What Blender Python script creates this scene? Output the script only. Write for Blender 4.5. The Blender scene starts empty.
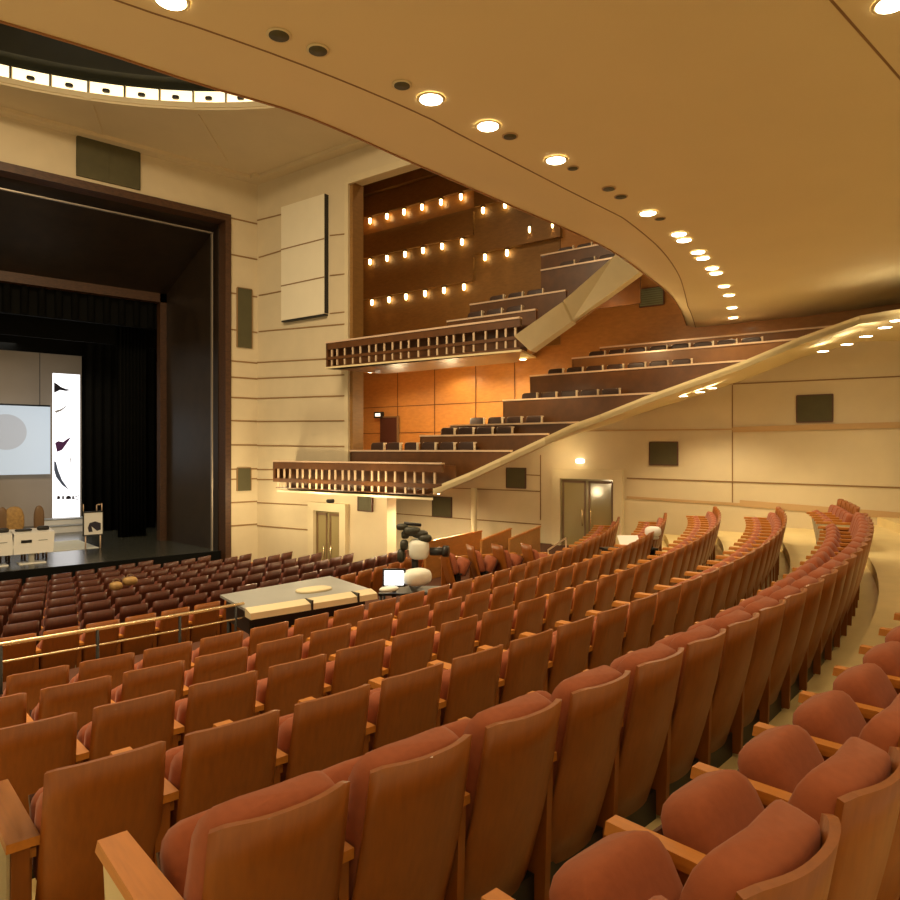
import bpy, math, random
from mathutils import Vector, Matrix
random.seed(7)
sc = bpy.context.scene
COL = sc.collection
E = 4.4                      # eye height above the zero level of the house
YAW = math.radians(41.3)
FX, FY = math.sin(YAW), math.cos(YAW)
RX, RY = FY, -FX
FOC = 700.0

def at(px, py, D):
    """world point seen at a pixel, D metres in front of the lens"""
    u = (px - 450) / FOC
    return Vector(((FX + u*RX)*D, (FY + u*RY)*D, E + (450 - py)/FOC*D))
def atz(px, py, z):
    """point seen at a pixel lying at height z relative to the eye"""
    return at(px, py, z*FOC/(450 - py))
def depc(px, c):
    """depth where a pixel column meets the wall-parallel plane X + .217 Y = c"""
    u = (px - 450)/FOC
    return c/(FX + u*RX + .217*(FY + u*RY))
def atc(px, py, c): return at(px, py, depc(px, c))
def atY(px, py, Y):
    u = (px - 450)/FOC
    return at(px, py, Y/(FY + u*RY))
def visible(p, m=30):
    d = p[0]*FX + p[1]*FY
    if d < .3: return False
    lx = p[0]*RX + p[1]*RY
    x = 450 + lx/d*FOC; y = 450 - (p[2]-E)/d*FOC
    return -m < x < 900+m and -m < y < 900+m
WD = Vector((-.217, 1, 0)).normalized()      # direction of the side walls, towards the stage
WN = Vector((-1, -.217, 0)).normalized()     # into the house
CW = 19.54                                   # outer side wall
CI = 13.5                                    # inner portal wall
def L(c, Y, z=0): return Vector((c - .217*Y, Y, z))

# ---------------------------------------------------------------- materials
def srgb(r, g, b):
    f = lambda v: (v/255/12.92) if v/255 <= .04045 else ((v/255+.055)/1.055)**2.4
    return (f(r), f(g), f(b))
def mat(name, col, rough=.6, metal=0, noise=0, scale=6, stretch=(1,1,1), col2=None, bump=0, coat=0, emit=0, ecol=None, spec=.5, sheen=0):
    m = bpy.data.materials.new(name); m.use_nodes = True
    nt = m.node_tree; b = nt.nodes['Principled BSDF']
    b.inputs['Base Color'].default_value = (*col, 1)
    b.inputs['Roughness'].default_value = rough
    b.inputs['Metallic'].default_value = metal
    b.inputs['Coat Weight'].default_value = coat
    b.inputs['Specular IOR Level'].default_value = spec
    b.inputs['Sheen Weight'].default_value = sheen
    if noise or bump:
        tc = nt.nodes.new('ShaderNodeTexCoord'); mp = nt.nodes.new('ShaderNodeMapping')
        mp.inputs['Scale'].default_value = stretch
        nz = nt.nodes.new('ShaderNodeTexNoise'); nz.inputs['Scale'].default_value = scale
        nz.inputs['Detail'].default_value = 4
        nt.links.new(tc.outputs['Object'], mp.inputs[0]); nt.links.new(mp.outputs[0], nz.inputs['Vector'])
        if noise:
            cr = nt.nodes.new('ShaderNodeValToRGB')
            c2 = col2 or tuple(max(0, v*(1-noise)) for v in col)
            cr.color_ramp.elements[0].position = .3; cr.color_ramp.elements[1].position = .7
            cr.color_ramp.elements[0].color = (*c2, 1); cr.color_ramp.elements[1].color = (*col, 1)
            nt.links.new(nz.outputs['Fac'], cr.inputs[0]); nt.links.new(cr.outputs[0], b.inputs['Base Color'])
        if bump:
            bp = nt.nodes.new('ShaderNodeBump'); bp.inputs['Strength'].default_value = bump; bp.inputs['Distance'].default_value = .01
            nt.links.new(nz.outputs['Fac'], bp.inputs['Height']); nt.links.new(bp.outputs[0], b.inputs['Normal'])
    if emit:
        b.inputs['Emission Color'].default_value = (*(ecol or col), 1)
        b.inputs['Emission Strength'].default_value = emit
    return m
M = {
 'plaster': mat('plaster', (.66,.55,.35), .8, noise=.04, scale=1.5),
 'soffit': mat('soffit_plaster', (.76,.64,.37), .75, noise=.03, scale=1.2),
 'wall': mat('cream_wall', (.64,.54,.36), .7, noise=.06, scale=2.0, bump=.05),
 'seam': mat('seam', (.26,.15,.06), .8),
 'trim': mat('trim_band', (.50,.33,.16), .7),
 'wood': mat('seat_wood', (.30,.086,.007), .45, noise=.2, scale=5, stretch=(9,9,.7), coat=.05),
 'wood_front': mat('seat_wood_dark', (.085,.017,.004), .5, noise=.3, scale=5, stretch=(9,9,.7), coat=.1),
 'arm': mat('arm_wood', (.55,.20,.025), .48, noise=.15, scale=6, stretch=(9,1,9)),
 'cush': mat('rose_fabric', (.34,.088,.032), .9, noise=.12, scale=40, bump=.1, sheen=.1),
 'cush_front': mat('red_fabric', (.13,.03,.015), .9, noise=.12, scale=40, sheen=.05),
 'pan': mat('pan_dark', (.10,.035,.02), .5),
 'black': mat('black_metal', (.012,.011,.01), .45),
 'cream': mat('cream_panel', (.66,.56,.36), .6, noise=.05, scale=4),
 'floor': mat('beige_floor', (.80,.65,.33), .55, noise=.08, scale=3),
 'darkfloor': mat('dark_carpet', (.10,.032,.012), .9, noise=.2, scale=20),
 'wallwood': mat('wall_wood', (.46,.20,.05), .38, noise=.18, scale=2.5, stretch=(2,2,6), coat=.15),
 'wallwood2': mat('lamp_wall_wood', (.27,.135,.035), .5, noise=.2, scale=2.5, stretch=(2,2,8)),
 'darkwood': mat('dark_wood', (.13,.05,.014), .35, noise=.3, scale=4, coat=.2),
 'litwood': mat('lit_wood', (.26,.11,.03), .4, noise=.2, scale=3),
 'greenvent': mat('green_grille', (.17,.19,.10), .7, noise=.1, scale=4),
 'wallpanel': mat('pale_panel', (.80,.73,.55), .6, noise=.04, scale=2),
 'baluster': mat('tan_baluster', (.60,.44,.28), .5),
 'softglow': mat('soft_glow', (1,.9,.7), .5, emit=3, ecol=(1,.86,.58)),
 'frame': mat('portal_wood', (.085,.034,.012), .5, noise=.5, scale=9, stretch=(1,1,3)),
 'rail': mat('pale_rail', (.72,.52,.36), .3, metal=.2),
 'brass': mat('brass_rail', (.85,.68,.42), .25, metal=.8),
 'bchair': mat('balcony_chair_dark', (.045,.02,.012), .5),
 'bframe': mat('balcony_chair_frame', (.78,.62,.42), .35),
 'vent': mat('olive_grille', (.085,.075,.03), .7, noise=.15, scale=4),
 'stage': mat('stage_black', (.005,.005,.004), .85, noise=.3, scale=3, spec=.1),
 'portal': mat('portal_dark', (.030,.018,.010), .35, noise=.4, scale=3),
 'stagefloor': mat('stage_floor', (.05,.052,.042), .25),
 'backdrop': mat('stage_backdrop', (.34,.27,.19), .8, noise=.08, scale=1),
 'white': mat('white_paint', (.8,.79,.75), .5),
 'whitefab': mat('white_cloth', (.78,.80,.72), .8, noise=.08, scale=8),
 'grey': mat('grey_board', (.30,.31,.30), .45, noise=.12, scale=2),
 'dome': mat('dome_dark', (.018,.019,.009), .6, noise=.4, scale=2),
 'glass': mat('door_glass', (.30,.24,.11), .12, spec=.8),
 'tan': mat('tan_leather', (.42,.25,.08), .6, noise=.4, scale=14),
 'brown': mat('brown_wood', (.16,.09,.04), .5),
 'screen': mat('projected_screen', (.3,.33,.36), .9, emit=.55, ecol=(.52,.60,.66)),
 'disc': mat('projected_disc', (.3,.31,.33), .9, emit=.38, ecol=(.50,.53,.56)),
 'led': mat('led_banner', (.9,.9,.9), .5, emit=1.25, ecol=(.97,.97,1)),
 'purple': mat('ink_purple', (.12,.03,.16), .6),
 'ink': mat('ink_black', (.02,.015,.03), .6),
 'blueink': mat('ink_blue', (.13,.18,.32), .6),
 'greyink': mat('ink_grey', (.5,.5,.55), .6),
 'lampglow': mat('lamp_glow', (1,.9,.7), .5, emit=14, ecol=(1,.86,.58)),
 'coveglow': mat('cove_glow', (1,.9,.7), .5, emit=1.35, ecol=(1,.80,.46)),
 'sconceglow': mat('sconce_glow', (1,.8,.4), .5, emit=9, ecol=(1,.72,.30)),
 'lcd': mat('lcd_glow', (.9,.95,1), .4, emit=2.2, ecol=(.95,.97,1)),
 'star': mat('small_lamp_glow', (1,1,.9), .5, emit=10, ecol=(1,.97,.8)),
 'exit': mat('exit_glow', (.9,.9,.8), .5, emit=1.2, ecol=(.9,.9,.7)),
}

# ---------------------------------------------------------------- mesh builder
class MB:
    def __init__(s): s.v = []; s.f = []; s.sm = []
    def add(s, vs, fs, smooth=False):
        o = len(s.v); s.v += [tuple(v) for v in vs]; s.f += [tuple(i+o for i in f) for f in fs]; s.sm += [smooth]*len(fs)
        return s
    def box(s, c, h, R=None):
        vs = [Vector((x*h[0], y*h[1], z*h[2])) for x in (-1,1) for y in (-1,1) for z in (-1,1)]
        if R: vs = [R @ v for v in vs]
        c = Vector(c)
        return s.add([v + c for v in vs], [(0,1,3,2),(4,6,7,5),(0,4,5,1),(2,3,7,6),(0,2,6,4),(1,5,7,3)])
    def bbox(s, x0,x1,y0,y1,z0,z1): return s.box(((x0+x1)/2,(y0+y1)/2,(z0+z1)/2), (abs(x1-x0)/2,abs(y1-y0)/2,abs(z1-z0)/2))
    def hexa(s, b, t):       # bottom quad, top quad
        return s.add(list(b)+list(t), [(3,2,1,0),(4,5,6,7),(0,1,5,4),(1,2,6,5),(2,3,7,6),(3,0,4,7)])
    def tube(s, a, b, r, n=8, r2=None, cap=True):
        a, b = Vector(a), Vector(b); r2 = r if r2 is None else r2
        d = (b-a).normalized(); x = d.orthogonal().normalized(); y = d.cross(x)
        vs = []; fs = []
        for p, q in ((a, r), (b, r2)):
            for k in range(n):
                t = 2*math.pi*k/n; vs.append(p + q*(math.cos(t)*x + math.sin(t)*y))
        for k in range(n): fs.append((k, (k+1)%n, n+(k+1)%n, n+k))
        if cap: fs += [tuple(range(n-1,-1,-1)), tuple(range(n, 2*n))]
        return s.add(vs, fs, True)
    def sq(s, c, h, e1=.4, e2=.4, R=None, nu=16, nv=10):   # superquadric pillow
        vs = []; fs = []
        p = lambda v, e: math.copysign(abs(v)**e, v)
        for i in range(nv+1):
            ph = -math.pi/2 + math.pi*i/nv
            for j in range(nu):
                t = 2*math.pi*j/nu
                v = Vector((h[0]*p(math.cos(ph), e1)*p(math.cos(t), e2), h[1]*p(math.cos(ph), e1)*p(math.sin(t), e2), h[2]*p(math.sin(ph), e1)))
                if R: v = R @ v
                vs.append(v + Vector(c))
        for i in range(nv):
            for j in range(nu):
                fs.append((i*nu+j, i*nu+(j+1)%nu, (i+1)*nu+(j+1)%nu, (i+1)*nu+j))
        return s.add(vs, fs, True)
    def plate(s, loop, thick):       # planar loop extruded along a vector
        n = len(loop); t = Vector(thick)
        vs = [Vector(p) for p in loop] + [Vector(p)+t for p in loop]
        return s.add(vs, [tuple(range(n-1,-1,-1)), tuple(range(n,2*n))] + [(k,(k+1)%n,n+(k+1)%n,n+k) for k in range(n)])
    def mesh(s, name):
        me = bpy.data.meshes.new(name); me.from_pydata(s.v, [], s.f); me.update()
        me.polygons.foreach_set('use_smooth', s.sm); me.update()
        return me
    def build(s, name, m, parent=None, smooth_angle=None):
        me = s.mesh(name); me.materials.append(m)
        import bmesh
        bm = bmesh.new(); bm.from_mesh(me); bmesh.ops.recalc_face_normals(bm, faces=bm.faces); bm.to_mesh(me); bm.free()
        o = bpy.data.objects.new(name, me); COL.objects.link(o)
        if parent: o.parent = parent
        return o
def tag(o, label=None, cat=None, group=None, kind=None):
    if label: o['label'] = label
    if cat: o['category'] = cat
    if group: o['group'] = group
    if kind: o['kind'] = kind
    return o
def empty(name, loc=(0,0,0), rz=0):
    o = bpy.data.objects.new(name, None); COL.objects.link(o); o.location = loc; o.rotation_euler = (0,0,rz)
    o.empty_display_size = .1
    return o
def struct(name, mb, m, label=None, cat=None):
    o = mb.build(name, m); tag(o, label, cat, kind='structure'); return o
def copy_tree(o, parent=None):
    c = o.copy(); COL.objects.link(c)
    if parent: c.parent = parent
    for ch in list(o.children): copy_tree(ch, c)
    return c
ORD = ['first','second','third','fourth','fifth','sixth','seventh','eighth','ninth','tenth','eleventh','twelfth','thirteenth','fourteenth','fifteenth','sixteenth','seventeenth','eighteenth','nineteenth','twentieth']
def ordn(k):
    if k < 20: return ORD[k]
    t = {2:'twenty',3:'thirty',4:'forty'}[(k+1)//10]
    return {20:'twentieth',30:'thirtieth',40:'fortieth'}[k+1] if (k+1)%10 == 0 else t+'-'+ORD[(k+1)%10-1]
def light(kind, loc, energy, col=(1,.77,.43), size=.1, rot=None, spot=None, blend=.6, name='lamp_or_fill_light'):
    l = bpy.data.lights.new(name, kind); l.energy = energy; l.color = col
    if kind == 'AREA': l.shape = 'DISK'; l.size = size
    else: l.shadow_soft_size = size
    if kind == 'SPOT': l.spot_size = math.radians(spot or 120); l.spot_blend = blend
    o = bpy.data.objects.new(name, l); COL.objects.link(o); o.location = loc
    if rot: o.rotation_euler = rot
    return o

# ================================================================= HOUSE SEATS
CX, CY, R0, PIT = .81, 32.44, 30.7, 1.15
ZA = E - .995 - .95           # floor level of the first full row
STEP = .19
def row_r(n): return R0 - PIT*n if n >= 0 else R0 + 1.2
def row_z(n): return ZA - STEP*n if n >= 0 else ZA + STEP
FR0, FPIT = 22.2, 1.0        # front block
def frow_z(m): return E - 3.30 - .06*m
def arc(r, th, z=0): return Vector((CX + r*math.sin(th), CY - r*math.cos(th), z))

def shell_mb(hw=.222, top=.95, bot=.13, dep=.06, ex=2.4):
    mb = MB(); nx, nz = 14, 6
    def pt(i, k, t):
        s = -1 + 2*i/nx; q = k/nz
        z = bot + (top - bot)*q
        if k == nz: z -= .016*abs(s)**10
        w = hw*(1.06 - .06*q)
        y = (top - z)*.25 - .02*math.sin(math.pi*q) + dep*abs(s)**ex + t
        return (s*w*(1-.06*(t > 0)), y, z)
    for t in (0, .02):
        mb.add([pt(i,k,t) for k in range(nz+1) for i in range(nx+1)],
               [(k*(nx+1)+i, k*(nx+1)+i+1, (k+1)*(nx+1)+i+1, (k+1)*(nx+1)+i) for k in range(nz) for i in range(nx)], True)
    N = (nx+1)*(nz+1); W = nx+1; fs = []
    for i in range(nx):
        fs.append((nz*W+i, nz*W+i+1, N+nz*W+i+1, N+nz*W+i)); fs.append((i+1, i, N+i, N+i+1))
    for k in range(nz):
        fs.append((k*W, (k+1)*W, N+(k+1)*W, N+k*W)); fs.append(((k+1)*W+nx, k*W+nx, N+k*W+nx, N+(k+1)*W+nx))
    o = 0; mb.f += fs; mb.sm += [False]*len(fs)
    return mb
def make_chair(name, wood, cush, tall):
    t = empty(name)
    (shell_mb() if tall else shell_mb(dep=.045, ex=5)).build('back_shell', wood, t)
    Rb = Matrix.Rotation(math.radians(14), 3, 'X')
    zt = .965 if tall else .83
    hz = (zt - .40)/2
    bc = MB().sq((0, .085 + (.95-(zt+.40)/2)*.25 + .015, (zt+.40)/2), (.225, .068, hz), .36, .36, Rb)
    bc.v = [(x, y + .028*(x/.22)**2, z) for x, y, z in bc.v]
    bc.build('back_cushion', cush, t)
    # seat folded up, leaning away from the back
    Rs = Matrix.Rotation(math.radians(-27), 3, 'X')
    sc_ = MB().sq((0, .44, .56 if tall else .535), (.19, .088, .215 if tall else .185), .45, .42, Rs).build('seat_cushion', cush, t)
    p = MB(); p.box((0, .515, .505), (.175, .012, .155), Rs); p.build('seat_pan', M['pan'], sc_)
    b = MB(); b.box((0, .33, .22), (.10, .05, .20)); b.box((0, .34, .075), (.235, .12, .075)); b.box((0,.34,.41),(.19,.03,.02)); b.build('pedestal', M['black'], t)  # leg, plus a wide low black box standing in for shade under the seat
    def arm(x):
        a = MB()
        y1, z0 = (.68, .640) if tall else (.50, .595)
        a.hexa([(x-.03,.14,z0),(x+.03,.14,z0),(x+.03,y1,z0),(x-.03,y1,z0)],
               [(x-.03,.14,z0+.035),(x+.03,.14,z0+.035),(x+.026,y1-.005,z0+.04),(x-.026,y1-.005,z0+.04)])
        ao = a.build('armrest', M['arm'], t)
        w = MB(); w.plate([(x-.018,.17,.02),(x-.018,.40,.02),(x-.018,y1-.08,z0),(x-.018,.15,z0)], (.036,0,0)); w.build('arm_support', wood, ao)
    arm(-.26)
    return t
CH = {'rear': make_chair('theatre_chair', M['wood'], M['cush'], True),
      'mid': make_chair('theatre_chair', M['wood'], M['cush'], False),
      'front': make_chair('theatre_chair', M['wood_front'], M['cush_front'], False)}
used = set()
def end_panel(parent, side):
    x = side*.285
    w = MB(); w.plate([(x-.03,.13,.0),(x-.03,.50,.0),(x-.03,.62,.655),(x-.03,.12,.655)], (.06,0,0))
    w.build('end_panel', M['wood'], parent)
    if side < 0:
        c = MB(); c.plate([(x-.042,.15,.0),(x-.042,.50,.0),(x-.042,.62,.65),(x-.042,.14,.65)], (.011,0,0))
        c.build('side_sheet', M['cream'], parent)['label'] = 'cream outer side sheet'
    a = MB(); a.hexa([(x-.05,.10,.655),(x+.06,.10,.655),(x+.055,.70,.655),(x-.045,.70,.655)], [(x-.05,.10,.69),(x+.06,.10,.69),(x+.05,.69,.695),(x-.04,.69,.695)])
    a.build('end_armrest', M['arm'], parent)
def put(kind, r, th, z, label, group):
    c = CH[kind] if kind not in used else copy_tree(CH[kind])
    used.add(kind)
    c.location = arc(r, th, z); c.rotation_euler = (0,0,th)
    tag(c, label, 'chair', group)
    return c
S = .52
rows = []
def do_row(kind, r, z, th0, n, rowname, group, left_end=False, right_end=False, cut=None):
    idx = 0; out = []
    for j in range(n):
        th = th0 + (j-.5)*S/r
        p = arc(r, th, z+.7)
        if not (visible(p, 330 if kind=='rear' else 60) or visible(arc(r, th, z+.95), 40)): continue
        if cut and cut(p): continue
        c = put(kind, r, th, z, f'wood-backed theatre seat, {ordn(idx)} from left in {rowname}', group)
        if left_end and j == 0: end_panel(c, -1)
        out.append(c); idx += 1
    if right_end and out: end_panel(out[-1], 1)
    return out
do_row('rear', row_r(-1), row_z(-1), .0288 - S/row_r(-1)*2, 16, 'nearest row with raised cushions at lower right', 'seats in the nearest row')
do_row('rear', row_r(0), row_z(0), .010+.10/30, 23, 'long row just ahead of the beige aisle', 'seats in the long curved row', True, True)
do_row('mid', row_r(0), row_z(0), .010 + 25.0*S/row_r(0), 5, 'short row against the right wall', 'seats at the right wall', True)
names = ['second row ahead of the beige aisle','third row ahead of the beige aisle','fourth row ahead of the beige aisle','fifth row, last before the brass rail']
for n, cnt in ((1,29),(2,32),(3,31),(4,31)):
    do_row('mid', row_r(n), row_z(n), .005+[0,.10,.05,.03,.03][n]/28, cnt, names[n-1], 'seats between aisle and rail', True, True)
fn = ['first dark row beyond the brass rail'] + [f'{ordn(k)} dark row beyond the brass rail' for k in range(1, 8)]
for m in range(8):
    r = FR0 - FPIT*m
    xmax = [12.6,12.0,11.3,10.6,9.4,8.8,8.0,6.8][m]
    th0 = .03 + (m % 2)*.5*S/r
    cnt = int((math.asin((xmax-CX)/r) - th0)*r/S)
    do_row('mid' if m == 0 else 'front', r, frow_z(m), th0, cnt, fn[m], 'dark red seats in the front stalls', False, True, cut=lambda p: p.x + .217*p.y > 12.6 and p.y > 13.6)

# ---------------------------------------------------------------- floor
def ring(mb, r0, r1, z, a0=-.12, a1=.80, n=40, zr=None):
    vs = []; fs = []
    for k in range(n+1):
        a = a0 + (a1-a0)*k/n
        vs += [arc(r0,a,z), arc(r1,a,z), arc(r0,a,z-.35), arc(r1,a,z-.35)]
    for k in range(n):
        o = 4*k
        fs += [(o,o+4,o+5,o+1),(o,o+2,o+6,o+4),(o+1,o+5,o+7,o+3),(o+2,o+3,o+7,o+6)]
    fs += [(0,1,3,2),(4*n,4*n+2,4*n+3,4*n+1)]
    mb.add(vs, fs)
fl = MB()
ring(fl, row_r(-1)+.05, row_r(-1)+6.5, row_z(-1)+.19)
ring(fl, R0+.05, row_r(-1)+.05, row_z(-1))
for n in range(0, 4): ring(fl, row_r(n+1)+.05, row_r(n)+.05, row_z(n))
ring(fl, row_r(4)-.75, row_r(4)+.05, row_z(4))
struct('floor', fl, M['floor'])
fl2 = MB()
ring(fl2, FR0+.1, row_r(4)-.75, row_z(4)-.17)
for m in range(8):
    ring(fl2, FR0-FPIT*(m+1)+.05 if m < 7 else FR0-FPIT*7-1.2, FR0-FPIT*m+(.05 if m else .1), frow_z(m), n=30)
fl2.bbox(-9, 16.5, 17.2, 19.3, E-4.1, E-3.8)
o = struct('floor', fl2, M['darkfloor'])

# ================================================================= SIDE WALLS
def wallquad(mb, c, Y0, Y1, z0a, z0b, z1a, z1b, t=.3):
    a, b = L(c,Y0), L(c,Y1); n = -WN*t
    A = [Vector((a.x,a.y,E+z0a)), Vector((b.x,b.y,E+z0b)), Vector((b.x,b.y,E+z1b)), Vector((a.x,a.y,E+z1a))]
    mb.plate(A, n)
# string line of the first side tier: (pixel x, pixel y, c)
STR = [(433,495,12.7),(470,480,12.75),(500,466,12.9),(545,445,13.5),(572,432,14.3),(600,422,15.1),(645,404,15.6),(690,388,16.0),(740,370,16.5),(800,345,16.9),(860,324,16.6),(900,318,16.0)]
SP = [atc(*p) for p in STR]
SP.append(Vector((12.6, 1.5, E+2.5))); SP.append(Vector((11.6,-2.5,E+2.55)))
def pxof(p): return 450 + FOC*(p[0]*RX+p[1]*RY)/(p[0]*FX+p[1]*FY)
SX = [pxof(p) for p in SP]
SW = []          # matching points where the underside meets the wall
for p, x in zip(SP, SX):
    q = atc(x, 450, CW); q.z = p.z + .03; SW.append(q)
lw = MB()
pts = [(24., -.2), (15.2, -.2), (14.3, .25)] + [(p.y, p.z-E) for p in SW if p.y < 14.2 and p.z-E > -.2] + [(-9., 2.6)]
for (ya, za), (yb, zb) in zip(pts, pts[1:]):
    wallquad(lw, CW, ya, yb, -4.3, -4.3, za+.12, zb+.12)
struct('wall_right', lw, M['wall'])
uw = MB()
for (ya, za), (yb, zb) in zip(pts, pts[1:]):
    wallquad(uw, CW, ya, yb, za+.12, zb+.12, 9.8, 9.8)
struct('wall_right_upper', uw, M['wallwood'])
# seams and trim bands on the right wall
def strip(mb, c, x0, y0, x1, y1, h, t=.02):
    a, b = atc(x0,y0,c), atc(x1,y1,c); a2 = a.copy(); b2 = b.copy(); a2.z -= h; b2.z -= h
    mb.plate([a2, b2, b, a], WN*t)
s1 = MB(); strip(s1, CW, 627, 477.5, 960, 489, .035); strip(s1, CW, 451, 487.5, 541, 491, .03); strip(s1, CW, 375, 511.5, 541, 524, .035); strip(s1, CW, 733,383.5,960,373,.03)
strip(s1, CW, 520,474,541,475,.03)
struct('trim_1', s1, M['seam'])
s2 = MB(); strip(s2, CW, 560, 430.5, 733, 428.5, .04, .03); strip(s2, CW, 733, 427, 960, 420, .14, .04); strip(s2, CW, 627, 496, 740, 503, .07, .03); strip(s2, CW, 740, 500, 960, 517, .16,.03)
struct('trim_2', s2, M['trim'])
s3 = MB()
for x in (733, 541):
    a = atc(x, 385, CW); b = atc(x, 520, CW) if x == 541 else atc(x, 505, CW)
    if x == 541: a = atc(x, 455, CW)
    s3.plate([a, b, b+WD*.025, a+WD*.025], WN*.02)
struct('trim_3', s3, M['seam'])

def vent(name, x0, y0, x1, y1, c, label, t=.04, m='vent'):
    a, b, cc, d = atc(x0,y1,c), atc(x1,y1,c), atc(x1,y0,c), atc(x0,y0,c)
    za = (a.z+b.z)/2; zt = (cc.z+d.z)/2
    p0, p1 = Vector((a.x,a.y,0)), Vector((b.x,b.y,0))
    e = empty(name, (p0.x, p0.y, za)); 
    off = Vector((p0.x,p0.y,za))
    mb = MB(); q = [Vector((p0.x,p0.y,za)),Vector((p1.x,p1.y,za)),Vector((p1.x,p1.y,zt)),Vector((p0.x,p0.y,zt))]
    q = [v-off for v in q]
    mb.plate(q, WN*t); mb.build('grille', M[m], e)
    fr = MB(); u = (q[1]-q[0]).normalized(); w = .025
    Zv = Vector((0,0,1))
    for A, B in ((q[0],q[1]),(q[3],q[2])):
        fr.plate([A-Zv*w/2, B-Zv*w/2, B+Zv*w/2, A+Zv*w/2], WN*(t+.012))
    for A, B in ((q[0],q[3]),(q[1],q[2])):
        fr.plate([A-u*w/2, A+u*w/2, B+u*w/2, B-u*w/2], WN*(t+.012))
    fr.build('frame', M['pan'], e)
    sl = MB(); k = int((zt-za)/.06)
    for i in range(1, k):
        z = (zt-za)*i/k
        sl.plate([q[0]+Zv*z+u*.03, q[1]+Zv*z-u*.03, q[1]+Zv*(z+.012)-u*.03, q[0]+Zv*(z+.012)+u*.03], WN*(t+.008))
    sl.build('slat', M['vent'], e)['kind'] = 'stuff'
    tag(e, label, 'vent', 'olive wall grilles')
vent('wall_vent', 797,395,833,422, CW, 'olive square grille high on the right wall, rightmost of all')
vent('wall_vent', 650,442,678,465, CW, 'olive square grille right of the glazed door on the right wall')
vent('wall_vent', 507,468,526,488, CW, 'olive square grille just left above the glazed door')
vent('wall_vent', 433,497,452,517, CW, 'olive grille under the tip of the lower side balcony')
vent('wall_vent', 640,288,664,306, CW-.05, 'grey-green grille on brown wood wall beside the ceiling edge', m='greenvent')

# glazed door on the right wall
def door(name, x0, x1, ytop, zfloor, c, fw, fd, label):
    a, b = atc(x0,ytop,c), atc(x1,ytop,c); zt = (a.z+b.z)/2
    e = empty(name, (a.x,a.y,zfloor)); o = Vector((a.x,a.y,zfloor)); H = zt - zfloor
    u = Vector((b.x-a.x, b.y-a.y, 0)); W = u.length; u.normalize(); Z = Vector((0,0,1))
    # frame
    fr = MB()
    for s0, s1 in ((-fw,0),(W,W+fw)):
        fr.plate([u*s0, u*s1, u*s1+Z*(H+fw), u*s0+Z*(H+fw)], WN*.14)
    fr.plate([Z*H, u*W+Z*H, u*W+Z*(H+fw), Z*(H+fw)], WN*.14)
    fr.build('door_frame', M['cream'], e)
    for k, (s0, s1) in enumerate(((0, W/2-.005),(W/2+.005, W))):
        lf = MB(); lf.plate([u*s0, u*s1, u*s1+Z*H, u*s0+Z*H], WN*.04)
        l = lf.build('door_leaf', fd, e)
        st = MB()
        st.plate([u*(s0+.04)+Z*.1, u*(s0+.09)+Z*.1, u*(s0+.09)+Z*(H-.06), u*(s0+.04)+Z*(H-.06)], WN*.055)
        st.plate([u*(s1-.09)+Z*.1, u*(s1-.04)+Z*.1, u*(s1-.04)+Z*(H-.06), u*(s1-.09)+Z*(H-.06)], WN*.055)
        st.plate([u*(s0+.04)+Z*(H-.12), u*(s1-.04)+Z*(H-.12), u*(s1-.04)+Z*(H-.05), u*(s0+.04)+Z*(H-.05)], WN*.055)
        st.build('door_stile', M['brown'], l)
        hd = MB(); hs = s1-.13 if k == 0 else s0+.13
        hd.tube(u*hs+WN*.10+Z*.85, u*hs+WN*.10+Z*1.35, .016)
        hd.tube(u*hs+WN*.04+Z*.9, u*hs+WN*.10+Z*.9, .01); hd.tube(u*hs+WN*.04+Z*1.3, u*hs+WN*.10+Z*1.3, .01)
        hd.build('door_handle', M['brass'], l)
    e['kind'] = 'structure'
    return e
door('door_1', 562, 615, 479, E-3.1, CW, .28, M['glass'], '')
# post left of the door
pm = MB(); a = atc(474, 488, 18.6); b = atc(474,540,18.6); pm.tube((a.x,a.y,E-4.0),(a.x,a.y,a.z), .10, 16)
tag(pm.build('wall_post', M['cream']), 'thin round cream post standing below the side balcony slope', 'post')

# ---------------------------------------------------------------- inner portal wall (beside the stage)
PF = atc(257, 300, CI); PF = Vector((PF.x, 19.2))
YI0 = 19.2; 
Yup = atc(350,300,CI).y; Ylow = atc(387,500,CI).y
iw = MB()
wallquad(iw, CI, YI0, Yup, -4.3, -4.3, 7.9, 7.9, t=.35)
wallquad(iw, CI, Yup, Ylow, -4.3, -4.3, -1.12, -1.12, t=.35)
wallquad(iw, CI, Yup, 4., 7.0, 7.0, 9.7, 9.7, t=.35)
wallquad(iw, CI, YI0, Yup, 7.9, 7.9, 9.7, 9.7, t=.35)
struct('wall_portal', iw, M['wall'])
# return wall behind the lower part, closing the vestibule
# seams on portal wall
ys = [(255,220,285,213),(257,257,285,249),(257,295,285,290),(257,331,350,323),(255,362,350,357),(255,378,350,374),(255,398,350,395),(255,421,350,420),(255,445,350,446),(255,469,273,469),(255,479,273,479),(255,502,318,505),(255,525,318,530)]
sm = MB()
for x0,y0,x1,y1 in ys: strip(sm, CI, x0+2, y0, x1, y1, .035, .015)
for y in (235, 275, 313): strip(sm, CI, 330, y, 349, y-2, .03, .015)
struct('trim_4', sm, M['seam'])
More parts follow.
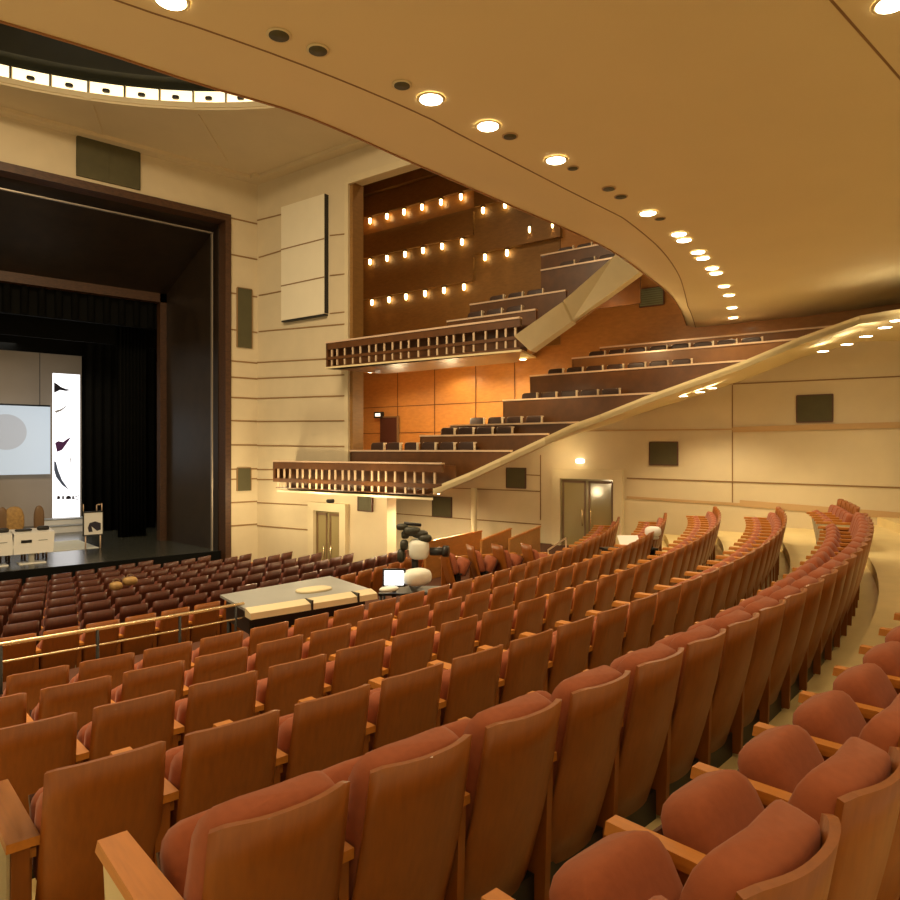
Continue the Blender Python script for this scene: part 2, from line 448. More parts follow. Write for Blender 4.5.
# corner posts of the opening
cp = MB()
a = L(CI, Yup); cp.plate([Vector((a.x,a.y,E-.3)), Vector((a.x,a.y,E-.3))-WN*.4, Vector((a.x,a.y,E+7.0))-WN*.4, Vector((a.x,a.y,E+7.0))], -WD*.10)
struct('trim_5', cp, M['wallwood2'])  # darker wood on this post stands in for shade
cp = MB(); a = atc(346, 300, CI-.02)
cp.plate([L(CI,a.y,E-1.0), L(CI,Yup,E-1.0), L(CI,Yup,E+7.0), L(CI,a.y,E+7.0)], WN*.08)
# header edge band
cp.plate([L(CI,Yup,E+6.95), L(CI,4.,E+6.95), L(CI,4.,E+7.12), L(CI,Yup,E+7.12)], WN*.08)
struct('trim_6', cp, M['cream'])
vent('wall_vent', 359,494,373,511, CI-.02, 'small grey grille right of the small portal door')
# projecting loudspeaker panel
def slab_on(name, x0, y0, x1, y1, c, depth, m, label, cat, parts=None):
    a, b = atc(x0,y1,c), atc(x1,y1,c); t1, t0 = atc(x1,y0,c), atc(x0,y0,c)
    zb = (a.z+b.z)/2; zt = (t0.z+t1.z)/2
    e = empty(name, (a.x,a.y,zb)); u = Vector((b.x-a.x,b.y-a.y,0)); H = zt-zb; Z = Vector((0,0,1))
    mb = MB(); mb.plate([Z*0, u, u+Z*H, Z*H], WN*depth); mb.build('panel', m, e)
    tag(e, label, cat); return e, u, H
e, u, H = slab_on('loudspeaker_panel', 285,202,328,318, CI, .14, M['wallpanel'], 'tall projecting cream loudspeaker panel on the portal side wall', 'speaker panel')
jm = MB(); Z = Vector((0,0,1))
for q in (.30,.62): jm.plate([Z*H*q, u+Z*H*q, u+Z*(H*q+.03), Z*(H*q+.03)], WN*.15)
jm.build('joint', M['seam'], e)
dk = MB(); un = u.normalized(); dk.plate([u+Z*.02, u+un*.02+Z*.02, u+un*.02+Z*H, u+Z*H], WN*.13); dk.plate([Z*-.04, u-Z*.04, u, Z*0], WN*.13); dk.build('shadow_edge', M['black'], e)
# door in the portal wall
d2 = door('door_2', 317, 343, 511, E-3.9, CI, .22, M['glass'], '')
lm = MB(); a = atc(331, 501, CI-.05); lm.sq((0,0,0),(.13,.07,.05),.5,.5)
o = lm.build('bulkhead_lamp', M['black']); o.location = a; tag(o, 'small black bulkhead lamp above the portal side door', 'lamp')

# ---------------------------------------------------------------- proscenium
PY = 19.2; PZ = 6.52; PXR = 8.33; PXL = -6.9
pw = MB()
pw.bbox(PXR+.17, 9.5, PY, PY+.5, E-4.1, E+7.9)
pw.bbox(-9.5, PXL-.25, PY, PY+.5, E-4.1, E+7.9)
pw.bbox(PXL-.25, PXR+.17, PY, PY+.5, E+PZ+.2, E+7.9)
struct('wall_proscenium', pw, M['wall'])
sm = MB()
for (y0) in (221, 257, 295, 331, 362, 378, 398, 421, 445, 469, 479, 502, 525):
    a = atY(244, y0, PY); sm.bbox(PXR+.18, 9.32, PY-.015, PY, a.z-.02, a.z+.02)
struct('trim_7', sm, M['seam'])
fr = MB()
fr.bbox(PXR, PXR+.17, PY-.06, PY+.4, E-3.9, E+PZ+.2)
fr.bbox(PXL-.25, PXL, PY-.12, PY+.4, E-3.9, E+PZ+.28)
fr.bbox(PXL, PXR, PY-.06, PY+.4, E+PZ, E+PZ+.2)
struct('trim_8', fr, M['frame'])
# dark reveals: from outer opening to the second frame
def quadplate(mb, a, b, c, d, t): mb.plate([Vector(a),Vector(b),Vector(c),Vector(d)], Vector(t))
pr = MB()
X2, Y2, Z2 = 8.0, 22.9, 5.0
Zs = E-2.9
quadplate(pr, (PXR-.02,PY+.4,Zs-.9),(X2,Y2,Zs-.9),(X2,Y2,E+Z2),(PXR-.02,PY+.4,E+PZ), (.4,0,0))
quadplate(pr, (PXL,PY+.4,Zs),(PXL+.5,Y2,Zs),(PXL+.5,Y2,E+Z2),(PXL,PY+.4,E+PZ), (-.4,0,0))
quadplate(pr, (PXL,PY+.4,E+PZ),(PXR,PY+.4,E+PZ),(X2,Y2,E+Z2),(PXL+.5,Y2,E+Z2), (0,0,.3))
struct('wall_stage_portal', pr, M['portal'])
# metal edge line
ml = MB()
ml.bbox(PXR-.17, PXR-.13, PY+.5, PY+.58, Zs, E+PZ-.25); ml.bbox(PXL+.2, PXR-.12, PY+.5, PY+.58, E+PZ-.27, E+PZ-.235)
struct('trim_9', ml, mat('dull_metal', (.35,.30,.24), .4, metal=.6))
# second frame (narrow brown border), inner black masking
f2 = MB()
X3 = 7.45
f2.bbox(X3+.35, X2+.2, Y2, Y2+.3, Zs, E+Z2); f2.bbox(PXL+.5, X2+.2, Y2, Y2+.3, E+Z2-.28, E+Z2+.1)
struct('trim_10', f2, M['frame'])
tea = MB(); tea.bbox(PXL, X2+1.5, Y2+.35, Y2+.55, E+3.9, E+6.9)
for k in range(34): tea.tube((PXL+k*.44, Y2+.33, E+3.92), (PXL+k*.44, Y2+.33, E+6.8), .11, 8)
o = tea.build('stage_border', M['stage']); tag(o, 'black cloth border hanging across the top of the stage', 'stage curtain')
def curtain(x0, x1, y, z1, label):
    mb = MB(); n = 40; vs = []; fs = []
    for i in range(n+1):
        x = x0 + (x1-x0)*i/n; yy = y + .07*math.sin(i*1.25)
        vs += [(x,yy,Zs+.01),(x,yy,z1),(x,yy+.05,Zs+.01),(x,yy+.05,z1)]
    for i in range(n):
        o = 4*i; fs += [(o,o+4,o+5,o+1),(o+2,o+3,o+7,o+6),(o+1,o+5,o+7,o+3),(o,o+2,o+6,o+4)]
    mb.add(vs, fs, True); o = mb.build('stage_curtain', M['stage']); tag(o, label, 'stage curtain', 'black side masking curtains')
curtain(atY(118,450,24.6).x, 7.9, 24.6, E+5.0, 'black side curtain nearest the audience, right of the stage')
curtain(atY(84,450,27.0).x, 9.0, 27.0, E+4.6, 'black side curtain in the middle, right of the stage')
curtain(atY(82,450,29.0).x, 9.7, 29.0, E+5, 'black side curtain farthest back, right of the stage')
b2 = MB(); b2.bbox(-7, 9.7, 24.8, 24.9, E+3.5, E+6.5); tag(b2.build('stage_border', M['stage']), 'second black cloth border farther back above the stage', 'stage curtain')
b3 = MB(); b3.bbox(-7, 9.7, 27.4, 27.5, E+3.35, E+6.5); tag(b3.build('stage_border', M['stage']), 'rearmost black cloth border above the pale backdrop', 'stage curtain')
sf = MB(); sf.bbox(PXL-.5, 12, PY+.35, 31.5, Zs-.25, Zs); struct('floor_stage', sf, M['stagefloor'])
sf = MB(); sf.bbox(PXL, PXR, PY+.25, PY+.35, E-4.0, Zs); struct('wall_stage_front', sf, M['stage'])
bd = MB(); bd.bbox(-7, 12, 30.6, 30.8, Zs, E+6.5); struct('wall_backstage', bd, M['backdrop'])
bd = MB(); bd.bbox(9.8, 10, 22.9, 30.6, Zs, E+6.5); struct('wall_stage_side', bd, M['stage'])
# top grille above the portal
a = atY(77,138,PY-.01); b = atY(139,198,PY-.01)
e = empty('portal_vent', (a.x, PY, E+PZ+.30)); mb = MB(); w = b.x-a.x; h = 7.9-PZ-.42
mb.bbox(0,w,-.05,0,0,h); mb.build('grille', M['vent'], e)
mb = MB(); mb.bbox(-.02,0,-.07,0,0,h); mb.bbox(w,w+.02,-.07,0,0,h); mb.bbox(0,w,-.07,0,h,h+.02); mb.bbox(w*.5-.01,w*.5+.01,-.06,0,0,h); mb.build('frame', M['vent'], e)
tag(e, 'large olive grille panel above the stage opening', 'vent')
# olive grilles beside the portal
for (x0,y0,x1,y1,lab) in ((237,290,251,347,'tall narrow dark olive grille beside the stage frame'),(237,468,250,491,'small olive grille low beside the stage frame')):
    a = atY(x0,y1,PY); b = atY(x1,y0,PY)
    e = empty('portal_vent', (a.x,PY,a.z)); mb = MB(); mb.bbox(0,b.x-a.x,-.05,0,0,b.z-a.z); mb.build('grille', M['vent'], e)
    mb = MB(); W_=b.x-a.x; H_=b.z-a.z
    mb.bbox(-.02,0,-.06,0,0,H_); mb.bbox(W_,W_+.02,-.06,0,0,H_); mb.bbox(0,W_,-.06,0,H_,H_+.02); mb.build('frame', M['seam'], e)
    tag(e, lab, 'vent')

# ---------------------------------------------------------------- things on the stage
Yb = 30.3
a = atY(-60,403,Yb); b = atY(50,474,Yb)
e = empty('projection_screen', ((a.x+b.x)/2, Yb, b.z)); hw = (b.x-a.x)/2; hh = a.z-b.z
mb = MB(); mb.bbox(-hw,hw,-.04,0,0,hh); mb.build('screen', M['screen'], e)
mb = MB(); c = atY(6,432,Yb); cx = c.x-(a.x+b.x)/2; cz = c.z-b.z
mb.plate([(cx+.66*math.cos(t*math.pi/20), -.042, cz+.66*math.sin(t*math.pi/20)) for t in range(40)], (0,-.006,0)); mb.build('projected_disc', M['disc'], e)
mb = MB(); mb.tube((-hw,-.02,hh+.03),(hw,-.02,hh+.03),.035); mb.build('screen_batten', M['black'], e)
for sx in (-hw*.8, hw*.8):
    mb = MB(); mb.tube((sx,0,hh),(sx,0,E+6.4-b.z),.012,6); mb.build('cable', M['black'], e)
tag(e, 'pale blue projection screen with grey disc on the backdrop', 'screen')
# lit banner
Yn = 28.6
a = atY(53,373,Yn); b = atY(80,527,Yn)
e = empty('lit_banner', ((a.x+b.x)/2, Yn, b.z)); hw = (b.x-a.x)/2; hh = a.z-b.z
mb = MB(); mb.bbox(-hw,hw,0,.08,0,hh); mb.build('panel', M['led'], e)
def nb(px, py):
    p = atY(px, py, Yn); return (p.x-(a.x+b.x)/2, -.004, p.z-b.z)
def mark(pts, m, nm):
    mb = MB(); mb.plate([nb(*p) for p in pts], (0,-.008,0)); mb.build(nm, m, e)
mark([(54,382),(57,384),(61,387),(66,389),(71,390),(66,391),(60,390),(54,393)], M['ink'], 'mark')
mark([(54,411),(61,409),(67,405),(70,401),(67,406),(61,411),(56,413)], M['greyink'], 'mark')
mark([(55,443),(58,441),(63,442),(67,439),(71,437),(67,443),(62,450),(57,452)], M['purple'], 'mark')
mark([(54,461),(56,462),(58,470),(62,480),(69,490),(62,485),(56,477),(54,470)], M['blueink'], 'mark')
mark([(70,458),(71,458),(70,466),(69,475),(68.6,475),(69.4,466)], M['greyink'], 'mark')
for x0, x1 in ((57,60),(62,64),(66,71),(72,74)):
    mark([(x0,496.5),((x0+x1)/2,495.5),(x1,496.5),(x1,499),(x0,499.5)], M['ink'], 'lettering')
mark([(74,497),(79,495),(79,495.7),(75,497.6)], M['ink'], 'lettering')
mark([(74,498.2),(79,499.6),(79,500.2),(74,499)], M['ink'], 'lettering')
tag(e, 'tall glowing white banner with purple and black marks on stage', 'banner')
# white steps below the banner
Ys = 27.4
e = empty('white_steps', (atY(67,540,Ys).x+.1, Ys, Zs))
mb = MB(); mb.bbox(-.75,.75,.45,1.0,0,.42); mb.bbox(-.75,.75,0,.45,0,.22); mb.build('step', M['white'], e)
mb = MB(); mb.bbox(-.78,.78,.42,1.02,.42,.45); mb.bbox(-.78,.78,-.03,.45,.22,.245); mb.build('tread', M['grey'], e)
tag(e, 'pale steps at the foot of the glowing banner', 'steps')
mb = MB(); a0 = atz(52,556,-2.88); mb.bbox(-.7,.7,-1.2,1.2,0,.012); o = mb.build('white_mat', M['whitefab']); o.location = (a0.x+.75, a0.y+2.2, Zs); tag(o, 'pale mat on the stage floor in front of steps', 'mat')
# white consoles with chairs
def console(x, y, w, lab):
    e = empty('white_console', (x,y,Zs)); mb = MB()
    mb.hexa([(-w/2,-.3,.28),(w/2,-.3,.28),(w/2,.3,.28),(-w/2,.3,.28)], [(-w/2-.03,-.3,.80),(w/2+.03,-.3,.80),(w/2+.03,.3,.86),(-w/2-.03,.3,.86)])
    mb.build('cabinet', M['white'], e)
    mb = MB(); mb.tube((0,0,.02),(0,0,.3),.07,12); mb.bbox(-.3,.3,-.2,.2,0,.03); mb.build('pedestal', M['white'], e)
    mb = MB(); mb.bbox(-w*.32,-w*.05,-.315,-.30,.56,.63); mb.build('slot', M['black'], e)
    mb = MB(); mb.bbox(w*.12,w*.35,-.312,-.30,.60,.615); mb.build('badge', M['grey'], e)
    mb = MB(); mb.sq((-w*.2,0,.86),(w*.22,.1,.03),.6,.6); mb.sq((w*.3,0,.88),(w*.16,.08,.06),.6,.6); mb.build('keyboard_cover', M['black'], e)
    tag(e, lab, 'console')
p = atY(30, 560, 20.6); console(p.x+.03, 20.6, .88, 'white console cabinet on stage, the one beside the banner')
p = atY(-8, 560, 20.6); console(p.x+.02, 20.6, .74, 'white console cabinet cut by the left picture edge')
def statue(x, y, h, w, m, lab):
    e = empty('round_backed_chair', (x,y,Zs)); mb = MB()
    mb.sq((0,0,h-.42),(w,.07,.40),.8,.7); mb.build('backrest', m, e)
    mb = MB(); mb.sq((0,-.2,.62),(w,.22,.06),.5,.5); mb.build('seat', m, e)
    for sx in (-1,1):
        for sy in (-.38,0): 
            l = MB(); l.tube((sx*w*.75,sy,0),(sx*w*.75,sy,.6),.025); l.build('leg', M['brown'], e)
    tag(e, lab, 'chair')
for px, w, m, lab in ((2,.13,M['brown'],'dark round-backed chair at the left edge of the stage'),(14,.24,M['tan'],'pale tan wide round-backed chair behind the consoles'),(39,.13,M['brown'],'slim brown round-backed chair behind the console beside the banner')):
    p = atY(px, 520, 21.6); statue(p.x, 21.6, 1.42, w, m, lab)
p = atY(93, 547, 22.4)
e = empty('picture_stand', (p.x, 22.4, Zs))
k = .44/14
mb = MB(); mb.bbox(-.25,.25,-.03,.03,.42,1.06); mb.build('board', M['white'], e)
mb = MB(); mb.bbox(-.27,.27,-.045,.045,.39,.42); mb.bbox(-.27,.27,-.045,.045,1.06,1.10); mb.bbox(-.27,-.25,-.045,.045,.39,1.08); mb.bbox(.25,.27,-.045,.045,.39,1.08); mb.build('frame', M['black'], e)
mb = MB(); mb.plate([(-.12,-.031,.50),(-.02,-.031,.50),(-.05,-.031,.66),(.10,-.031,.52),(.2,-.031,.55),(.2,-.031,.74),(.05,-.031,.80),(-.1,-.031,.76),(-.15,-.031,.62)], (0,-.01,0)); mb.build('dark_figure', M['ink'], e)
mb = MB(); mb.tube((-.2,0,0),(-.2,0,.4),.02); mb.tube((.2,0,0),(.2,0,.4),.02); mb.tube((-.26,0,1.08),(-.26,0,1.32),.015); mb.tube((.10,0,1.08),(.10,0,1.28),.015); mb.tube((.24,0,1.08),(.24,0,1.32),.015); mb.tube((.10,0,1.28),(.24,0,1.3),.015); mb.build('stand', M['rail'], e)
tag(e, 'small white board with dark figure on a stand', 'stand')

# ================================================================= SIDE TIERS
def yat(px, c): 
    u = (px-450)/FOC; return depc(px,c)*(FY+u*RY)
def seg(mb, c, Ya, Yb, z0, z1, t, inward=False):
    a, b = L(c,Ya,E+z0), L(c,Yb,E+z0)
    mb.plate([a, b, b+Vector((0,0,z1-z0)), a+Vector((0,0,z1-z0))], (WN if inward else -WN)*t)
def sinfo(p):     # height and c of the sloping underside at a plan position
    if p[0]*FX+p[1]*FY < .5: return 2.6, 14
    x = pxof(p)
    if x <= SX[0]: return -1.15, 12.6
    for k in range(len(SX)-1):
        if SX[k] <= x <= SX[k+1]:
            t = (x-SX[k])/(SX[k+1]-SX[k]); q = SP[k].lerp(SP[k+1], t); return q.z-E, q.x+.217*q.y
    return 2.6, 14
def rowspan(c, z, Ya, Yb):
    Ys = [Ya]
    while Ys[-1]-.2 > Yb: Ys.append(Ys[-1]-.2)
    out = []
    for Y in Ys:
        sz, scc = sinfo(L(c, Y))
        if sz + .17 > z or c < scc-.02: break
        out.append(Y)
    return out
def clipseg(mb, c, Ys, z0, z1, t):
    f = []
    for Y in Ys:
        sz, _ = sinfo(L(c, Y)); f.append(min(z1-.01, max(z0, sz+.13)))
    vs = []; fs = []
    for Y, zb in zip(Ys, f):
        p = L(c, Y); q = p - WN*t
        vs += [(p.x,p.y,E+zb),(p.x,p.y,E+z1),(q.x,q.y,E+zb),(q.x,q.y,E+z1)]
    n = len(Ys)
    for k in range(n-1):
        o = 4*k; fs += [(o,o+4,o+5,o+1),(o+2,o+3,o+7,o+6),(o,o+2,o+6,o+4),(o+1,o+5,o+7,o+3)]
    fs += [(0,1,3,2),(4*n-4,4*n-2,4*n-1,4*n-3)]
    mb.add(vs, fs)
# one balcony chair
def bchair(lo=0):
    t = empty('balcony_chair')
    MB().sq((0,-.04,.70),(.235,.05,.24),.35,.35).build('backrest', M['bchair'], t)
    MB().sq((0,.2,.44),(.23,.22,.05),.4,.4).build('seat', M['bchair'], t)
    f = MB(); f.bbox(-.285,-.24,-.02,.32,.58,.66); f.bbox(-.275,-.245,0,.06,lo,.93); f.bbox(-.275,-.245,.22,.28,lo,.6); f.bbox(-.24,.24,-.10,-.07,.90,.93); f.build('frame', M['bframe'], t)
    return t
BC = bchair(); BC_used = [False]; BCL = bchair(.38); BCL_used = [False]
ang = math.atan2(WN.y, WN.x) - math.pi/2
def bseats(c, Ya, Yb, zfloor, rowname, group, side=.55, skip=0):
    n = int((Ya-Yb)/.56); k = 0
    for j in range(n):
        Y = Ya - .35 - j*.56
        p = L(c, Y, E+zfloor)
        low = False
        if zfloor < 2:
            sz = max(sinfo(p)[0], sinfo(p-WN*.25)[0], sinfo(p-WD*.3)[0]) + .11
            low = sz > zfloor
            if sz > zfloor + .40: continue
        if not visible(p+Vector((0,0,.9)), 10): continue
        if low: o = BCL if not BCL_used[0] else copy_tree(BCL); BCL_used[0] = True
        else: o = BC if not BC_used[0] else copy_tree(BC); BC_used[0] = True
        o.location = p; o.rotation_euler = (0,0,ang + random.uniform(-.06,.06))
        tag(o, f'dark seat with pale frame, {ordn(k)} from stage end in the {rowname}', 'chair', group); k += 1
T1 = [ # c, rail z, x-left, x-right, riser height
 (12.7,-.30,273,500,.75),(13.5,-.02,350,548,.72),(14.3,.36,420,577,.85),(15.1,.64,450,606,.85),(16.0,1.30,503,695,1.2),(16.9,2.0,530,750,1.3),(17.75,2.5,572,800,1.0),(18.55,2.84,600,860,1.0)]
rown = ['lowest','second lowest','third lowest','fourth','fifth','sixth','seventh','topmost']
for i, (c, z, xl, xr, hgt) in enumerate(T1):
    Ya, Yb_ = yat(xl, c), yat(xr, c)
    YS = rowspan(c, z, Ya, Yb_ - 1.5); Yb_ = YS[-1]
    fz = z - .72
    if i == 0:
        e = empty('balcony_parapet', L(c,Ya,0)); e.location = (0,0,0)
        mb = MB(); clipseg(mb, c, YS, z-.20, z-.02, .08); clipseg(mb, c, YS, z-.56, z-.46, .08); clipseg(mb, c+.4, YS, z-.75, z-.05, .05); mb.build('panel', M['darkwood'], e)
        mb = MB(); seg(mb, c-.02, Ya, Yb_, z-.02, z+.015, .14); mb.build('rail', M['rail'], e)
        mb = MB(); a = L(c,Ya,E+z-.55); a2 = a - WN*1.3
        mb.plate([a, a2, a2+Vector((0,0,.55)), a+Vector((0,0,.55))], -WD*.06); mb.build('end_panel', M['darkwood'], e)
        k = 0; Y = Ya-.15
        while Y > Yb_+.1 and k < 45:
            for (za, zb) in ((z-.46, z-.20), (z-.70, z-.56)):
                if sinfo(L(c,Y-.1))[0]+.1 > za: continue
                mb = MB(); seg(mb, c+.02, Y, Y-.05, za, zb, .03); mb.build('baluster', M['baluster'], e)
            Y -= random.uniform(.20,.32); k += 1
        mb = MB(); clipseg(mb, c, [y for y in YS if sinfo(L(c,y))[0]+.15 < z-.70], z-.75, z-.70, .5); mb.build('base', M['darkwood'], e)
    else:
        e = empty('balcony_parapet')
        mb = MB(); clipseg(mb, c, YS, z-hgt, z-.02, .07); mb.build('panel', M['darkwood'] if i < 6 else M['litwood'], e)  # paler wood on the top two steps stands in for light on them
        mb = MB(); seg(mb, c-.02, Ya, Yb_, z-.02, z+.02, .12); mb.build('rail', M['rail'], e)
        mb = MB(); a = L(c,Ya,E+z-hgt); a2 = a - WN*.9
        mb.plate([a, a2, a2+Vector((0,0,hgt)), a+Vector((0,0,hgt))], -WD*.05); mb.build('end_panel', M['darkwood'], e)
    tag(e, f'dark wood parapet with pale rail on the {rown[i]} step of the lower side balcony', 'parapet', 'parapets of the lower side balcony')
    # tread slab
    cn = T1[i+1][0] if i < 7 else CW
    mb = MB(); vs = []; fs = []
    for Y in YS:
        for cc in (c+.08, cn):
            p = L(cc, Y, 0); p.z = E + max(fz, sinfo(p)[0]+.14); vs += [p, p-Vector((0,0,.02))]
    for k in range(len(YS)-1):
        o = 4*k; fs += [(o,o+4,o+6,o+2),(o+1,o+3,o+7,o+5),(o,o+1,o+5,o+4),(o+2,o+6,o+7,o+3)]
    mb.add(vs, fs); struct('floor_balcony_%d' % (i+1), mb, M['darkwood'])
    if 0 < i < 7: bseats(c+.55, Ya, Yb_, fz, rown[i]+' lower balcony row', 'lower side balcony seats')
# underside slab near the stage
mb = MB(); p = [L(12.75,yat(273,12.7)-.1,E-1.08), Vector((SP[0].x,SP[0].y,E-1.08)), Vector((SW[0].x,SW[0].y,E-1.08)), L(CW,20.5,E-1.08), L(14.2,20.5,E-1.08), L(13.9,yat(273,12.7)-.1,E-1.08)]
mb.plate(p, (0,0,-.05)); struct('ceiling_balcony_underside', mb, M['cream'])
# sloping string and ruled soffit
mb = MB()
for a, b in zip(SP, SP[1:]):
    t = Vector((.10,.02,0)); h = Vector((0,0,.17))
    mb.plate([a, b, b+h, a+h], t)
mb = mb.build('balcony_string', M['soffit']); tag(mb, 'cream sloping edge band of the lower side balcony', 'balcony edge')
mb = MB()
for a, b, wa, wb in zip(SP, SP[1:], SW, SW[1:]):
    mb.add([a, b, wb, wa, a+Vector((0,0,.1)), b+Vector((0,0,.1)), wb+Vector((0,0,.1)), wa+Vector((0,0,.1))], [(0,1,2,3),(4,7,6,5),(0,4,5,1),(3,2,6,7),(0,3,7,4),(1,5,6,2)])
struct('ceiling_side_balcony', mb, M['soffit'])

# upper side tier
T2 = [(12.7,2.72,326,520,.62),(14.4,3.22,447,536,.8),(15.4,3.80,470,566,.9),(16.7,4.75,541,640,1.2),(17.6,5.42,541,640,1.0)]
up = ['lowest','second','third','fourth','topmost']
for i, (c, z, xl, xr, hgt) in enumerate(T2):
    Ya, Yb_ = yat(xl,c), yat(xr,c)
    e = empty('balcony_parapet')
    if i == 0:
        mb = MB(); seg(mb, c, Ya, Yb_, z-.18, z-.02, .08); seg(mb, c, Ya, Yb_, z-.44, z-.37, .08); seg(mb, c, Ya, Yb_, z-.66, z-.60, .3); seg(mb, c+.3, Ya, Yb_, z-.6, z-.1, .05); mb.build('panel', M['darkwood'], e)
        k = 0; Y = Ya-.15
        while Y > Yb_+.1 and k < 45:
            for (za, zb) in ((z-.37, z-.18), (z-.60, z-.44)):
                mb = MB(); seg(mb, c+.02, Y, Y-.045, za, zb, .03); mb.build('baluster', M['baluster'], e)
            Y -= random.uniform(.18,.30); k += 1
        mb = MB(); a = L(c,Ya,E+z-.62); a2 = a-WN*1.2
        mb.plate([a, a2, a2+Vector((0,0,.62)), a+Vector((0,0,.62))], -WD*.06); mb.build('end_panel', M['darkwood'], e)
    else:
        mb = MB(); seg(mb, c, Ya, Yb_, z-hgt, z-.02, .07); mb.build('panel', M['darkwood'], e)
    mb = MB(); seg(mb, c-.02, Ya, Yb_, z-.02, z+.02, .12); mb.build('rail', M['rail'], e)
    tag(e, f'dark wood parapet with pale rail on the {up[i]} step of the upper side balcony', 'parapet', 'parapets of the upper side balcony')
    cn = T2[i+1][0] if i < 4 else CW
    fz = z-.66
    mb = MB(); p = [L(c+.05,Ya,E+fz), L(c+.05,Yb_,E+fz), L(cn+.1,yat(xr,cn+.1)+.05,E+fz), L(cn+.1,max(Ya,yat(xr,cn+.1)+.5),E+fz)]
    mb.plate(p, (0,0,.05)); struct('floor_upper_balcony_%d' % (i+1), mb, M['darkwood'])
    if i > 0: bseats(c+.55, Ya, yat(xr,c+.55)+.2, fz, up[i]+' upper balcony row', 'upper side balcony seats')
# its soffit, raked up to the wall
mb = MB(); Ya, Yb_ = yat(326,12.7), yat(522,12.7)
a, b = L(12.68,Ya,E+2.06), L(12.68,Yb_,E+2.02); c_, d_ = L(CW,yat(536,CW),E+2.86), L(CW,Ya+3.5,E+2.96)
mb.plate([a, b, c_, d_], (0,0,.04)); struct('ceiling_upper_balcony', mb, M['soffit'])
# rising cream string of the upper tier
def beam(pb0, pb1, pt0, pt1, t, label):
    e = MB(); e.hexa([pb0, pb1, pb1+t, pb0+t], [pt0, pt1, pt1+t, pt0+t])
    o = e.build('balcony_string', M['cream']); tag(o, label, 'balcony edge')
t = -WN*.25
beam(at(530,351,14.3), at(571,322,15.1), at(514,336,14.2), at(562,302,15.1), t, 'first rising cream edge box of the upper side balcony')
beam(at(572,321,15.2), at(641,271,16.4), at(563,301,15.2), at(614,256,16.4), t, 'second rising cream edge box under the ceiling edge')
beam(at(641,271,16.4), at(720,215,17.2), at(614,256,16.4), at(690,200,17.2), t, 'rearmost rising cream edge box, hidden behind ceiling edge')
# closing soffit behind the rising string
mb = MB(); q = [at(531,350,14.4)-WN*.26, at(641,271,16.5)-WN*.26]
w0, w1 = atc(531,400,CW), atc(641,400,CW); w0.z = q[0].z+.9; w1.z = q[1].z+.8
mb.plate([q[0], q[1], w1, w0], (0,0,.04)); struct('ceiling_upper_balcony_rise', mb, M['wallwood'])

# wood wall joints and lamp wall
lw_ = MB(); a, b = atc(352,250,CW-.1), atc(600,250,CW-.1)
# lamp wall: stepped facing panels above the upper tier
for k, (y0, y1, ybot) in enumerate([(0,0,0)]): pass
def wpanel(mb, x0, yt0, yb0, x1, yt1, yb1, c, t):
    mb.plate([atc(x0,yb0,c), atc(x1,yb1,c), atc(x1,yt1,c), atc(x0,yt0,c)], -WN*t)
bands = [(175,212,120,184), (222,240,205,223)]
mb = MB()
# overhanging boards with lamps tucked beneath
def zline(z, xa, xb, c):   # heights constant along wall
    return [L(c, yat(xa,c), E+z), L(c, yat(xb,c), E+z)]
DL = depc(461, CW)
zl = [ (450-197)/FOC*DL, (450-242)/FOC*DL, (450-287)/FOC*DL ]
for z in zl:
    a, b = zline(z+.12, 357, 473, CW-.16); mb.plate([a, b, b+Vector((0,0,.75)), a+Vector((0,0,.75))], -WN*.16)
D2 = depc(505, CW)
zl2 = [(450-205)/FOC*D2, (450-253)/FOC*D2]
for z in zl2:
    a, b = zline(z+.12, 474, 560, CW-.16); mb.plate([a, b, b+Vector((0,0,.80)), a+Vector((0,0,.80))], -WN*.16)
a, b = zline(zl[0]+.9, 350, 600, CW-.3); mb.plate([a, b, b+Vector((0,0,1.0)), a+Vector((0,0,1.0))], -WN*.3)
struct('trim_11', mb, M['wallwood2'])
mb = MB(); a, b = zline(3.2, 357, 560, CW-.03); mb.plate([a,b,b+Vector((0,0,4.8)),a+Vector((0,0,4.8))], -WN*.03); struct('trim_12', mb, M['wallwood2'])
mb = MB()
for zz in (1.55, .6):
    a, b = zline(zz, 350, 545, CW-.012); mb.plate([a, b, b+Vector((0,0,.025)), a+Vector((0,0,.025))], -WN*.012)
for x in (363, 398, 435, 476, 515):
    a = atc(x,400,CW-.012); mb.plate([Vector((a.x,a.y,E-.2)), Vector((a.x,a.y,E-.2))+WD*.025, Vector((a.x,a.y,E+2.9))+WD*.025, Vector((a.x,a.y,E+2.9))], WN*.012)
struct('trim_13', mb, mat('wood_joint', (.12,.045,.012), .7))
# wood end wall of the balcony bay, at the stage side
mb = MB(); mb.plate([L(CI+.3,yat(352,CI)+.6,E-1.0), L(CW,yat(363,CW),E-1.0), L(CW,yat(363,CW),E+9.8), L(CI+.3,yat(352,CI)+.6,E+9.8)], (.02,.25,0))
struct('wall_bay_end', mb, M['wallwood'])
mb = MB(); mb.plate([L(CI,19.2,E+9.7), L(CI,2,E+9.7), L(CW,2,E+9.7), L(CW,24,E+9.7)], (0,0,.2)); struct('ceiling_bay', mb, mat('bay_ceiling', (.10,.045,.02), .8))

